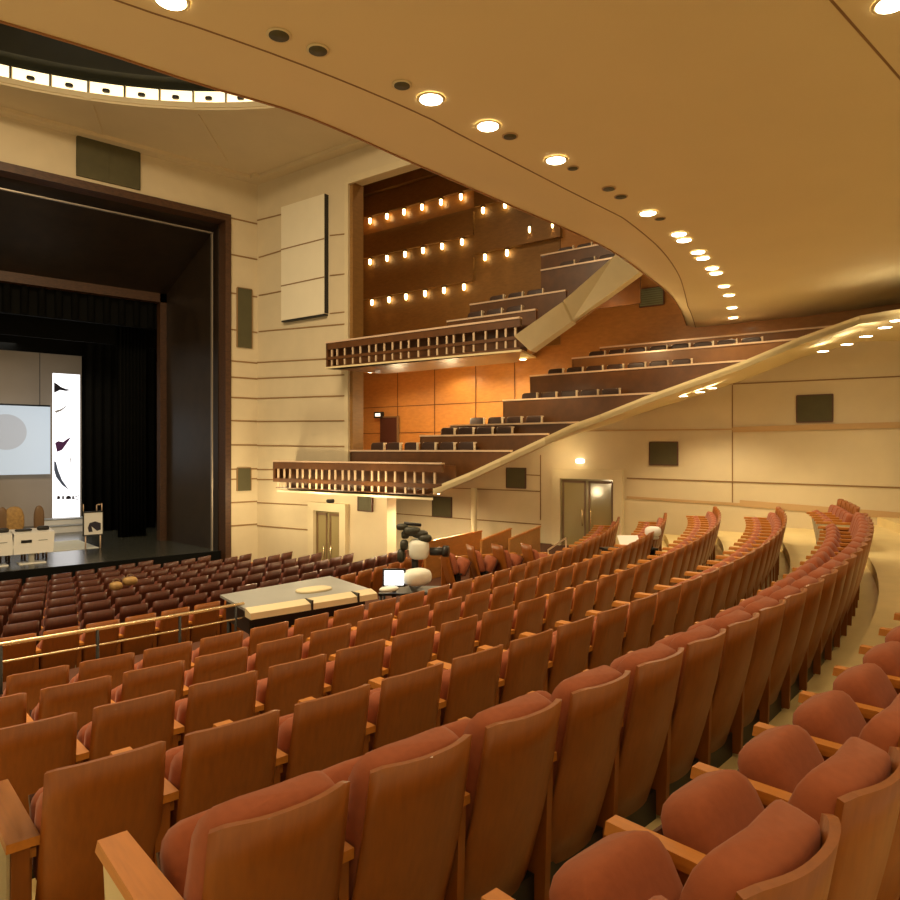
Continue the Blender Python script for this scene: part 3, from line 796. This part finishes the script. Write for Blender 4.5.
# sconces
def sconce(p, lab, pw_=22):
    e = empty('wall_lamp', p)
    b = MB(); b.box((0,0,.05),(.07,.05,.03), Matrix.Rotation(ang,3,'Z')); b.build('bracket', M['brown'], e)
    g = MB(); g.sq((0,0,-.06),(.055,.045,.13),.8,.8,nu=8,nv=6); g.build('bulb_shade', M['sconceglow'], e)
    tag(e, lab, 'lamp', 'small glowing lamps on the brown wall')
    l = light('SPOT', Vector(p)+WN*.04+Vector((0,0,-.10)), pw_, (1,.62,.25), .03, spot=60, blend=.9)
    l.rotation_euler = (0,0,0)
xs = [[370,387,404,422,441,461],[370,387,405,423,442,462],[372,389,406,425,444,464]]
for r_, (z, xl_) in enumerate(zip(zl, xs)):
    for k, x in enumerate(xl_):
        p = L(CW-.13, yat(x, CW-.13), E+z+.02); sconce(p, f'small warm wall lamp, {ordn(k)} from left in the {("top","middle","bottom")[r_]} long line')
for r_, (z, xl_) in enumerate(zip(zl2, [[483,505],[485,507]])):
    for k, x in enumerate(xl_):
        p = L(CW-.13, yat(x, CW-.13), E+z+.02); sconce(p, f'small warm wall lamp, {ordn(k)} from left in the {("upper","lower")[r_]} short line')

D3 = depc(530, CW)
for k, x in enumerate((530, 553)):
    p = L(CW-.13, yat(x, CW-.13), E+(450-229)/FOC*D3); sconce(p, f'small warm wall lamp, {ordn(k)} from left in the farthest right pair')
# balcony back door and exit box
mb = MB(); a, b = atc(381,418,CW-.05), atc(398,418,CW-.05)
e = empty('door_3', (a.x,a.y,E-1.0)); u = Vector((b.x-a.x,b.y-a.y,0)); H = a.z-(E-1.0); Z = Vector((0,0,1))
mb.plate([u*0, u, u+Z*H, Z*H], WN*.05); mb.build('door_leaf', mat('maroon_door', (.045,.012,.008), .5), e)
mb = MB(); mb.plate([Z*H, u+Z*H, u+Z*(H+.05), Z*(H+.05)], WN*.08); mb.plate([u, u*1.06, u*1.06+Z*(H+.05), u+Z*(H+.05)], WN*.08); mb.build('door_frame', M['brown'], e)
mb = MB(); mb.tube(u*.15+WN*.1+Z*.95, u*.15+WN*.1+Z*1.15, .02); mb.build('door_handle', M['brass'], e)
e['kind'] = 'structure'
e, u, H = slab_on('exit_sign', 376,412,384,418, CW-.05, .12, M['black'], 'small exit sign box above the dark balcony door', 'sign')
mb = MB(); mb.plate([u*.2+Z*H*.25, u*.8+Z*H*.25, u*.8+Z*H*.75, u*.2+Z*H*.75], WN*.13); mb.build('lit_face', M['exit'], e)

# soffit downlights
def downlight(p, lab, group, r=.10, power=30, spot=125, cat='lamp', col=(1,.78,.45)):
    e = empty('downlight', p)
    g = MB(); g.tube((0,0,-.012),(0,0,.0), r, 20); g.build('lens', M['lampglow'], e)
    t = MB(); n = 24
    vs = []; fs = []
    for k in range(n):
        c, s = math.cos(2*math.pi*k/n), math.sin(2*math.pi*k/n)
        vs += [(r*c, r*s, -.005), (r*1.18*c, r*1.18*s, -.016), (r*1.3*c, r*1.3*s, -.001)]
    for k in range(n):
        o = 3*k; q = 3*((k+1)%n); fs += [(o,q,q+1,o+1),(o+1,q+1,q+2,o+2)]
    t.add(vs, fs, True); t.build('trim_ring', M['soffit'], e)
    tag(e, lab, cat, group)
    if power: light('SPOT', Vector(p)+Vector((0,0,-.05)), power, col, r*.8, spot=spot, blend=.5)
    return e
for k, (x, y, z) in enumerate([(683,395,1.33),(700,391,1.42),(712,387,1.50),(823,350,2.22),(847,343,2.27),(866,335,2.30),(885,326,2.33),(897,319,2.40)]):
    p = atz(x, y, z); p.z -= .02
    downlight(p, f'recessed lamp under the lower side balcony, {ordn(k)} counting from the stage', 'lamps under the lower side balcony', .11, 95 if k < 3 else 14, 130)
for k, (x, y) in enumerate([(371,371),(421,365),(440,363),(448,364),(477,361),(511,354),(523,357)]):
    D = 17.5 if k < 6 else 15.2
    p = at(x, y, D); 
    u_ = (x-450)/FOC; dd_ = (450-y)/FOC - .1228*(.823+.608*u_)
    D = min(max(.50/dd_, 14.6), 23.5) if dd_ > .01 else 23
    p = at(x, y, D); p.z = E + 2.045 + .1228*(p.x+.217*p.y-12.7) - .05
    downlight(p, f'recessed lamp under the upper side balcony, {ordn(k)} from left', 'lamps under the upper side balcony', .10, 110, 160)
p = atc(580,461,CW-.06); mb = MB(); mb.sq((0,0,0),(.09,.13,.07),.5,.5); o = mb.build('wall_lamp', M['softglow']); o.location = p; tag(o, 'glowing wall lamp above the glazed door on right wall', 'lamp')
light('POINT', L(15.0,13.6,E-1.5), 40, size=.15)  # unseen point fill added to brighten the vestibule wall
light('POINT', atc(556,458,CW-.8), 16, size=.08)
for (cc, Y) in ((14.6,18.5),(15.0,16.4),(17.0,17.5),(16.2,16.0),(14.2,13.4)):  # unseen downlights added to light the walls below the tip
    p = L(cc, Y, E-1.10); downlight(p, 'unseen recessed lamp added under the lower side balcony tip to brighten the walls', 'added lamps under the balcony tip', .1, 210, 165)
for Y in (17.6, 15.6, 13.6): light('POINT', L(12.2, Y, E-1.25), 60, size=.15)  # unseen point fills added along the portal wall

# ================================================================= REAR CEILING (underside of the balcony above)
CZ = 3.3
edge = [(0,20),(100,50),(200,83),(300,113),(413,162),(500,200),(600,244),(640,270),(675,300),(690,333)]
seam = [(115,0),(200,28),(300,64),(400,105),(500,152),(600,203),(645,235),(668,258),(682,283),(693,333)]
EP = [atz(x,y,CZ+.08) for x,y in edge]; SPn = [atz(x,y,CZ) for x,y in seam]
def resample(P, xs):
    out = []
    for x in xs:
        for a, b in zip(P, P[1:]):
            if a.x <= x <= b.x or (b is P[-1] and x > b.x) or (a is P[0] and x < a.x):
                t = (x-a.x)/(b.x-a.x); out.append(a.lerp(b, t)); break
    return out
EP = [Vector((-9,8.6,E+CZ+.08)), Vector((-4,7.0,E+CZ+.08))] + EP
SPn = [Vector((-9,7.7,E+CZ)), Vector((-4,6.1,E+CZ)), Vector((0,5.45,E+CZ))] + SPn
def smooth(P, xs):   # catmull interpolation on x
    out = []
    for x in xs:
        k = 0
        while k < len(P)-2 and P[k+1].x < x: k += 1
        p1, p2 = P[k], P[k+1]; p0 = P[max(k-1,0)]; p3 = P[min(k+2,len(P)-1)]
        t = (x-p1.x)/(p2.x-p1.x)
        m1 = (p2.y-p0.y)/(p2.x-p0.x); m2 = (p3.y-p1.y)/(p3.x-p1.x); h = p2.x-p1.x
        y = (2*t**3-3*t**2+1)*p1.y + (t**3-2*t**2+t)*h*m1 + (-2*t**3+3*t**2)*p2.y + (t**3-t**2)*h*m2
        out.append(Vector((x, y, p1.z)))
    return out
xs_ = [-9 + 27.0*k/90 for k in range(91)]
EC = smooth(EP, xs_); SC = smooth(SPn, xs_)
for a, b in zip(EC, SC):
    if b.y > a.y - .25: b.y = a.y - .25
    if b.y < a.y - 1.0: b.y = a.y - 1.0
mb = MB(); vs = []; fs = []
for a, b in zip(EC, SC):
    vs += [(a.x,a.y,a.z), (b.x,b.y,b.z), (b.x, -7.0, b.z), (a.x,a.y,a.z+.9), (a.x,-7.0,a.z+.9)]
n = len(EC)
for k in range(n-1):
    o = 5*k; fs += [(o,o+5,o+6,o+1),(o+1,o+6,o+7,o+2),(o,o+3,o+8,o+5),(o+3,o+4,o+9,o+8)]
mb.add(vs, fs); struct('ceiling_rear', mb, M['soffit'])
def groove(P, name, w=.022):
    mb = MB(); vs = []; fs = []
    for p in P: vs += [(p.x,p.y-w/2,p.z-.003),(p.x,p.y+w/2,p.z-.003),(p.x,p.y-w/2,p.z+.01),(p.x,p.y+w/2,p.z+.01)]
    for k in range(len(P)-1):
        o = 4*k; fs += [(o,o+4,o+5,o+1),(o,o+2,o+6,o+4),(o+1,o+5,o+7,o+3)]
    mb.add(vs, fs); struct(name, mb, M['seam'])
groove(SC, 'trim_14', .02)
G2 = [Vector((x, 1.98 + .0008*(x-1)**2 + .0035*(x-1), E+CZ)) for x in [-6+k*.5 for k in range(50)]]
groove(G2, 'trim_15', .02)
mb = MB(); vs = []; fs = []
for p in EC: vs += [(p.x,p.y+.02,p.z-.015),(p.x,p.y,p.z-.015),(p.x,p.y+.02,p.z+.05),(p.x,p.y,p.z+.05)]
for k in range(n-1):
    o = 4*k; fs += [(o,o+4,o+5,o+1),(o,o+2,o+6,o+4),(o+1,o+5,o+7,o+3),(o+2,o+3,o+7,o+6)]
mb.add(vs, fs); struct('trim_16', mb, mat('edge_bead', (.32,.15,.05), .6))
DLs = [(171,0),(431,99),(488,126),(556,160),(648,213),(679,234),(684,240),(698,252),(703,258),(712,268),(716,273),(724,286),(729,295),(732,307.5),(733,317.5),(733,326.5)]
for k, (x, y) in enumerate(DLs):
    p = atz(x, y, CZ-.005)
    downlight(p, f'round glowing recessed lamp along the curved ceiling edge, {ordn(k)} from left', 'lamps along the curved ceiling edge', .105, 42, 150)
p = atz(893, 3, CZ-.005); downlight(p, 'round glowing recessed lamp in the upper right picture corner', None, .11, 42, 150)
# further lamps of the same ceiling, above and behind the viewer
for x in (-4.5, -1.5, 1.8, 4.0, 9.5, 12.5):
    light('SPOT', (x, 1.3, E+CZ-.06), 60 if x < 9 else 60, (1,.77,.43), .1, spot=150 if x < 9 else 105, blend=.5)
for x in (-5, -1.5, 2, 5.5, 9, 12.5):
    light('SPOT', (x, -2.2, E+CZ-.06), 60 if x < 9 else 30, (1,.77,.43), .1, spot=150, blend=.5)
# dark recessed fittings
for k, (x, y, r) in enumerate([(279,35,.10),(318,50,.095),(402,85,.09),(510,136,.085),(573,168,.07),(609,188.5,.09),(621,196.5,.09),(660,218.5,.08)]):
    p = atz(x, y, CZ-.003); e = empty('ceiling_fitting', p)
    g = MB(); g.tube((0,0,-.012),(0,0,0), r*.8, 20); g.build('grille', M['vent'], e)
    t = MB(); t.tube((0,0,-.007),(0,0,0), r, 24); t.build('trim_ring', M['soffit'] if k < 3 else M['trim'], e)
    tag(e, f'unlit dark round fitting in the ceiling, {ordn(k)} from left', 'ceiling fitting', 'unlit fittings in the ceiling')

# ================================================================= AUDITORIUM CEILING AND DOME
DCX, DCY, DR, AZ = 1.0, 9.3, 8.5, 7.9
mb = MB(); vs = []; fs = []; n = 96
x0, x1, y0, y1 = -9.5, 16.5, -1.0, PY+.45
for k in range(n):
    t = 2*math.pi*k/n; c, s = math.cos(t), math.sin(t)
    cand = []
    if c > 1e-6: cand.append((x1-DCX)/c)
    if c < -1e-6: cand.append((x0-DCX)/c)
    if s > 1e-6: cand.append((y1-DCY)/s)
    if s < -1e-6: cand.append((y0-DCY)/s)
    dd = c + .217*s
    if dd > 1e-6: cand.append((CI+.45-DCX-.217*DCY)/dd)
    q = min(cand)
    if q < DR: q = DR+.01
    vs += [(DCX+DR*c, DCY+DR*s, E+AZ), (DCX+q*c, DCY+q*s, E+AZ), (DCX+DR*c, DCY+DR*s, E+AZ+.12)]
for k in range(n):
    o = 3*k; q = 3*((k+1)%n); fs += [(o,o+1,q+1,q),(o,q,q+2,o+2)]
mb.add(vs, fs); struct('ceiling', mb, M['plaster'])
# cornice along the walls and a raised ring around the dome
mb = MB()
mb.bbox(-9.5, 9.35, PY-.32, PY, E+AZ-.10, E+AZ); mb.bbox(8.95, 9.45, PY-.55, PY, E+AZ-.102, E+AZ)
a, b = L(CI,PY), L(CI,2.0); mb.plate([Vector((a.x,a.y,E+AZ-.10)), Vector((b.x,b.y,E+AZ-.10)), Vector((b.x,b.y,E+AZ)), Vector((a.x,a.y,E+AZ))], WN*.32)
for k in range(n):
    t, t2 = 2*math.pi*k/n, 2*math.pi*(k+1)/n
    q = [(DCX+r*math.cos(tt), DCY+r*math.sin(tt)) for tt in (t,t2) for r in (DR+.02, DR+.22)]
    mb.hexa([(q[0][0],q[0][1],E+AZ-.05),(q[1][0],q[1][1],E+AZ-.05),(q[3][0],q[3][1],E+AZ-.05),(q[2][0],q[2][1],E+AZ-.05)],[(q[0][0],q[0][1],E+AZ),(q[1][0],q[1][1],E+AZ),(q[3][0],q[3][1],E+AZ),(q[2][0],q[2][1],E+AZ)])
for k in range(24):       # radial ribs
    t = 2*math.pi*(k+.5)/24; c, s = math.cos(t), math.sin(t)
    if s < -.2: continue
    r2 = min(DR+3.0, (PY-.3-DCY)/s if s > .05 else 99, 99)
    px_, py_ = DCX+DR*c, DCY+DR*s
    if r2 > DR+.3 and (DCX+r2*c) + .217*(DCY+r2*s) < CI-.3:
        R = Matrix.Rotation(t,3,'Z'); mb.box((DCX+(DR+r2)/2*c, DCY+(DR+r2)/2*s, E+AZ-.015), ((r2-DR)/2,.07,.015), R)
struct('trim_17', mb, M['plaster'])
# drum and cap
mb = MB(); vs = []; fs = []
prof = [(DR+.35, AZ+.12),(DR+.35,AZ+.6),(DR-.1,AZ+.62),(DR-.3,AZ+1.1),(DR-1.2,AZ+1.7),(DR-3,AZ+2.3),(.01,AZ+2.6)]
for k in range(n):
    t = 2*math.pi*k/n
    for r, z in prof: vs.append((DCX+r*math.cos(t), DCY+r*math.sin(t), E+z))
q = len(prof)
for k in range(n):
    for i in range(q-1):
        a, b = k*q+i, ((k+1)%n)*q+i; fs.append((a,b,b+1,a+1))
mb.add(vs, fs, False); struct('ceiling_dome', mb, M['dome'])
# glowing cove panels
k0 = 0
for k in range(72):
    t = math.radians(5*k); c, s = math.cos(t), math.sin(t)
    p = Vector((DCX+(DR+.12)*c, DCY+(DR+.12)*s, E+AZ+.03))
    if not visible(p, 60) or s < .1: continue
    e = empty('cove_light', p, t)
    g = MB(); g.box((0,0,.20),(.02,.345,.19)); g.box((-.05,0,.0),(.07,.345,.012)); g.build('glowing_panel', M['coveglow'], e)
    d = MB(); d.sq((-.08,0,.20),(.05,.085,.045),.6,.6,nu=8,nv=6); d.build('fitting', M['black'], e)
    d = MB(); d.box((0,.355,.2),(.03,.012,.2)); d.build('divider', M['cream'], e)
    tag(e, 'bright glowing cove panel in the ring around the dark dome', 'cove light', 'glowing panels round the dome'); k0 += 1
# small lamps on trusses inside the dome
tr = empty('lighting_truss', (0,0,0))
mb = MB()
for rr, zz in ((6.3,1.25),(7.4,.95)):
    for k in range(n):
        t, t2 = 2*math.pi*k/n, 2*math.pi*(k+1)/n
        mb.tube((DCX+rr*math.cos(t),DCY+rr*math.sin(t),E+AZ+zz),(DCX+rr*math.cos(t2),DCY+rr*math.sin(t2),E+AZ+zz),.05,6,cap=False)
mb.build('pipe', M['black'], tr)
for k in range(0, 70):
    t = math.radians(20 + k*2.0); rr, zz = ((6.3,1.13),(7.4,.83))[k%2]
    if random.random() < .45: continue
    p = Vector((DCX+rr*math.cos(t),DCY+rr*math.sin(t),E+AZ+zz))
    if not visible(p, 10): continue
    mb = MB(); mb.sq(p, (.05,.05,.05),1,1,nu=6,nv=4); mb.build('small_lamp', M['star'], tr)
tag(tr, 'dark ring truss with tiny lamps inside the dome', 'lighting truss')
light('AREA', (1.5, 10.5, E+8.6), 1500, (1,.76,.46), 6.0, name='dome_light')

# ================================================================= AISLE FURNITURE
# brass guard rail
g = empty('guard_rail', (0,0,0)); YR = 7.4; zt = E-1.75
def rp(x): 
    r = CY-YR; return Vector((x, CY - math.sqrt(r*r-(x-CX)**2)+.0, 0))
mb = MB(); mb2 = MB()
P = [rp(-1+.5*k) for k in range(10)]
for a, b in zip(P, P[1:]):
    mb.tube(a+Vector((0,0,zt)), b+Vector((0,0,zt)), .019, 8, cap=False); mb2.tube(a+Vector((0,0,zt-.16)), b+Vector((0,0,zt-.16)), .010, 8, cap=False)
mb.build('top_rail', M['brass'], g); mb2.build('lower_rail', M['brass'], g)
for k, x in enumerate((-.6,.3,1.12,1.93,2.75,3.4)):
    a = rp(x); mb = MB(); mb.tube(a+Vector((0,0,row_z(4)-.17)), a+Vector((0,0,zt)), .016, 8); mb.build('post', M['black'], g)
tag(g, 'brass guard rail with black posts across the aisle at left', 'railing')
# mixing desk cover
zt = E-1.78; zf = row_z(4)-.17
c4 = [at(245,606,7.85), at(371,586.5,8.95), at(330,573,9.9), at(220,593,8.6)]
for v in c4: v.z = zt
dk = empty('sound_desk', (0,0,0))
mb = MB(); mb.hexa([v-Vector((0,0,.03)) for v in c4], c4); mb.build('cover', M['grey'], dk)
n0 = (c4[1]-c4[0]).normalized(); out = Vector((n0.y,-n0.x,0))
mb = MB(); A, B = c4[0]+Vector((0,0,-.01)), c4[1]+Vector((0,0,-.01))
a0, b0 = c4[0].lerp(c4[1], .0)+out*.10, c4[1]+out*.10
mb.hexa([c4[0]+Vector((0,0,-.09)), c4[1]+Vector((0,0,-.09)), c4[1]+out*.15+Vector((0,0,-.10)), c4[0]+out*.15+Vector((0,0,-.10))], [c4[0]+Vector((0,0,.01)), c4[1]+Vector((0,0,.01)), c4[1]+out*.14+Vector((0,0,-.03)), c4[0]+out*.14+Vector((0,0,-.03))])
mb.build('front_edge', M['cream'], dk)
for q in (.45,.83):
    p = c4[0].lerp(c4[1], q)+out*.075; mb = MB(); mb.box((p.x,p.y,zt-.05),(.012,.085,.062), Matrix.Rotation(math.atan2(n0.y,n0.x),3,'Z')); mb.build('strap', M['black'], dk)
ctr = (c4[0]+c4[1]+c4[2]+c4[3])/4
mb = MB(); mb.sq(ctr.lerp(c4[1],.25)+Vector((0,0,.012)),(.24,.15,.025),.5,.8); mb.build('paper_pad', M['cream'], dk)
sh = [ctr.lerp(v,.92)-Vector((0,0,.03)) for v in c4]
mb = MB(); mb.hexa([v-Vector((0,0,.28)) for v in sh], sh); mb.build('desk_body', M['black'], dk)
for v in c4:
    w = ctr.lerp(v,.88); mb = MB(); mb.tube((w.x,w.y,zf),(w.x,w.y,zt-.2),.03); mb.build('leg', M['black'], dk)
tag(dk, 'covered sound desk with grey top and cream strapped edge', 'sound desk')
# broadcast camera and gear
p = at(415, 560, 10.3); e = empty('video_camera', (p.x,p.y,zf), -YAW)
def cl(px, py, D=10.3): 
    return Vector(((px-415)/FOC*D, 0, E+(450-py)/FOC*D - zf))
mb = MB(); c = cl(419,549); mb.sq((c.x,0,c.z),(.15,.16,.15),.6,.6); mb.build('body', M['whitefab'], e)
mb = MB(); c = cl(432,551); mb.tube((c.x-.02,-.05,c.z),(c.x+.20,-.1,c.z+.01),.06,14); mb.tube((c.x+.17,-.09,c.z+.01),(c.x+.24,-.11,c.z+.01),.085,14); mb.build('lens', M['black'], e)
mb = MB()
for (x,y,a_,b_) in ((402,527,.09,.05),(412,531,.13,.07),(420,534,.12,.06),(425,538,.10,.06),(405,535,.06,.06),(404,545,.06,.08),(401,556,.06,.10)):
    c = cl(x,y); mb.sq((c.x,random.uniform(-.06,.06),c.z),(a_,.09,b_),.7,.7,nu=10,nv=8)
mb.build('viewfinder', mat('camera_olive', (.05,.05,.03), .5, noise=.7, scale=30), e)
mb = MB(); c = cl(404,522); mb.tube((c.x,0,c.z-.02),(c.x+.25,.05,c.z-.05),.025); mb.build('microphone', M['black'], e)
for dx, dy in ((-.35,-.2),(.35,-.2),(0,.4)):
    mb = MB(); mb.tube((0,0,1.15),(dx,dy,0),.025); mb.build('tripod_leg', M['black'], e)
mb = MB(); mb.tube((0,0,1.05),(cl(415,560).x,0,cl(415,558).z),.05,12); mb.build('tripod_head', M['black'], e)
tag(e, 'video camera with white body and black lens on a tripod', 'camera')
def gear(px, py, D, name):
    p = at(px, py, D); return empty(name, p, -YAW), p
# lit monitor on a small stand
e, p = gear(394, 585, 9.8, 'lit_monitor'); 
mb = MB(); mb.box((0,.02,.10),(.16,.02,.125)); mb.build('housing', M['black'], e)
mb = MB(); mb.box((0,-.004,.10),(.135,.006,.10)); mb.build('screen', M['lcd'], e)
mb = MB(); mb.bbox(-.03,.03,0,.04,-(p.z-zf),-.01); mb.bbox(-.15,.15,-.1,.15,-(p.z-zf),-(p.z-zf)+.03); mb.build('stand', M['black'], e)
tag(e, 'small bright white monitor left of the video camera', 'monitor')
# console table with cables and draped cloth
e, p = gear(412, 590, 9.9, 'equipment_table')
mb = MB(); mb.bbox(-.45,.45,-.25,.3,-.03,0); mb.build('table_top', M['black'], e)
for sx in (-.42,.42):
    for sy in (-.22,.27):
        mb = MB(); mb.tube((sx,sy,-(p.z-zf)),(sx,sy,-.02),.02); mb.build('leg', M['black'], e)
tag(e, 'low black equipment table behind the fifth seat row', 'table')
o = MB().sq((0,0,0),(.22,.16,.12),.7,.8,nu=20,nv=12).build('cloth_bundle', M['whitefab']); o.location = at(417,577,9.9); tag(o, 'greenish white draped cloth bundle below the video camera', 'cloth')
o = MB().sq((0,0,0),(.15,.09,.035),.8,.9).build('cloth_bundle', M['whitefab']); o.location = at(389,589,9.6); tag(o, 'flat pale bundle beside the bright monitor', 'cloth')
# chairs turned sideways in the cross aisle
for k, (px, D, rz) in enumerate([(441,13.9,1.9),(468,14.2,2.0),(495,14.3,1.8),(524,14.4,1.9)]):
    p = at(px, 560, D); c = copy_tree(CH['mid']); c.location = (p.x,p.y,E-3.09+.05); c.rotation_euler = (0,0,-rz)
    c.location.z = row_z(4)-.17
    tag(c, f'wood-backed chair turned sideways before the wood partitions, {ordn(k)} from left', 'chair', 'chairs turned sideways in the aisle')
# partitions by the front stalls (wood, sloping tops)
parts_ = [((424,543,15.4),(480,531.5,17.6)),((480,541,15.8),(509.5,529,18.0)),((508,540,16.0),(538.5,527,18.9))]
for k, (a, b) in enumerate(parts_):
    a, b = at(*a), at(*b); zf_ = E-3.35
    e = empty('wood_partition', (a.x,a.y,zf_)); d = Vector((b.x-a.x,b.y-a.y,0)); nn = d.normalized().cross(Vector((0,0,1)))
    mb = MB(); mb.plate([Vector((0,0,0)), d, d+Vector((0,0,b.z-zf_)), Vector((0,0,a.z-zf_))], nn*.05); mb.build('panel', M['wallwood'], e)
    mb = MB(); mb.plate([Vector((0,0,a.z-zf_)), d+Vector((0,0,b.z-zf_)), d+Vector((0,0,b.z-zf_+.03)), Vector((0,0,a.z-zf_+.03))], nn*.07); mb.build('cap', M['arm'], e)
    tag(e, f'orange wood partition by the side wall, {ordn(k)} from left', 'partition', 'wood partitions by the side wall')
# side aisle handrail by the glazed door
e = empty('aisle_handrail'); mb = MB(); A, B = at(548,550,18.4), at(566,538,19.6); mb.tube(A,B,.025)
for q in (A,B): mb.tube((q.x,q.y,E-3.3),q,.02)
mb.build('rail', M['rail'], e); mb = MB(); A, B = at(620,524,18.6), at(598,530,19.4); mb.tube(A,B,.02); mb.tube((A.x,A.y,E-3.0),A,.015); mb.tube((B.x,B.y,E-3.0),B,.015); mb.build('rail', M['rail'], e)
tag(e, 'pale metal handrail in front of the glazed door', 'railing')
# small desk with papers and lamp
p = at(630, 548, 13.6); zd = p.z
e = empty('production_desk', (p.x,p.y,zd), -YAW+.3)
mb = MB(); mb.bbox(-.5,.5,-.2,.3,-.04,0); mb.build('desk_top', M['black'], e)
for sx in (-.45,.45):
    mb = MB(); mb.bbox(sx-.02,sx+.02,-.15,.25,-.8,-.04); mb.build('leg', M['black'], e)
tag(e, 'black board desk laid across seats near the right wall', 'desk')
mb = MB(); Rt = Matrix.Rotation(math.radians(35),3,'X'); mb.box((0,0,.13),(.20,.17,.008), Rt); o = mb.build('paper_sheets', M['white']); o.location = (p.x-.03,p.y,zd); o.rotation_euler = (0,0,-YAW); tag(o, 'white open papers on the black board desk', 'papers')
e = empty('desk_lamp', at(652,549,13.6), -YAW)
mb = MB(); mb.tube((0,0,0),(0,0,.02),.08,14); mb.tube((0,0,.02),(.0,0,.25),.014); mb.build('base', M['black'], e)
mb = MB(); mb.sq((.02,0,.34),(.16,.14,.10),.7,1); mb.build('lamp_shade', M['white'], e)
mb = MB(); mb.sq((.02,0,.22),(.12,.10,.035),.8,1); mb.build('diffuser', M['white'], e)
tag(e, 'round white desk lamp beside the white papers', 'lamp')
# tan bags left on the front seats
for px, py, D, w, lab in ((116,586,12.0,.10,'smaller tan bag lying on the dark front seats'),(130,581,12.2,.12,'larger tan bag lying on the dark front seats')):
    p = at(px,py,D); e = empty('small_bag', p)
    mb = MB(); mb.sq((0,0,0),(w,.10,.075),.7,.7,nu=12,nv=8); mb.build('body', M['tan'], e)
    mb = MB()
    for k in range(6):
        t, t2 = math.pi*k/6, math.pi*(k+1)/6
        mb.tube((.06*math.cos(t),0,.06+.06*math.sin(t)),(.06*math.cos(t2),0,.06+.06*math.sin(t2)),.01,6)
    mb.build('strap', M['brown'], e); tag(e, lab, 'bag')

# ================================================================= EXTRA LIGHT: stage and house
light('AREA', (3.5, 28.0, E+3.6), 45, (1,.93,.85), 2.5, name='stage_light')
l = light('SPOT', (0, 21.0, E+4.5), 600, (1,.93,.86), .2, spot=70, name='stage_light')
l.rotation_euler = (Vector((4,30,E-1))-Vector((0,21,E+4.5))).to_track_quat('-Z','Y').to_euler()
for c, Y, z, en in ((15.5,15.5,9.4,160),(15.5,11.5,9.4,160)):
    p = L(c,Y,E+z); light('SPOT', p, en, (1,.72,.4), .2, spot=150)

for (x, y, en) in ((400,350,45),(450,345,45),(500,342,40)):    # upper tier lamps on the wood wall, with added unseen fill below the soffit
    p = atc(x, y, CW-1.6); p.z = E+2.55; light('SPOT', p, en, (1,.77,.43), .1, spot=150); light('POINT', p-Vector((0,0,1.5))+WN*2.5, 42, (1,.77,.43), .15)
w = bpy.data.worlds.new('world'); sc.world = w; w.use_nodes = True
w.node_tree.nodes['Background'].inputs[0].default_value = (1,.78,.44,1)
w.node_tree.nodes['Background'].inputs[1].default_value = .5

# ---------------------------------------------------------------- camera
cd = bpy.data.cameras.new('camera'); co = bpy.data.objects.new('camera', cd); COL.objects.link(co)
cd.sensor_width = 36; cd.lens = FOC/900*36; cd.clip_start = .05; cd.clip_end = 200
co.location = (0,0,E); co.rotation_euler = (math.pi/2, 0, -YAW)
sc.camera = co
vs_ = sc.view_settings; vs_.view_transform = 'Standard'; vs_.look = 'None'; vs_.gamma = 1; vs_.use_curve_mapping = False
vs_.exposure = .32
light('POINT', at(610,330,16.8), 55, (1,.77,.43), .2)  # unseen fill added to brighten the brown wall below the rising edge
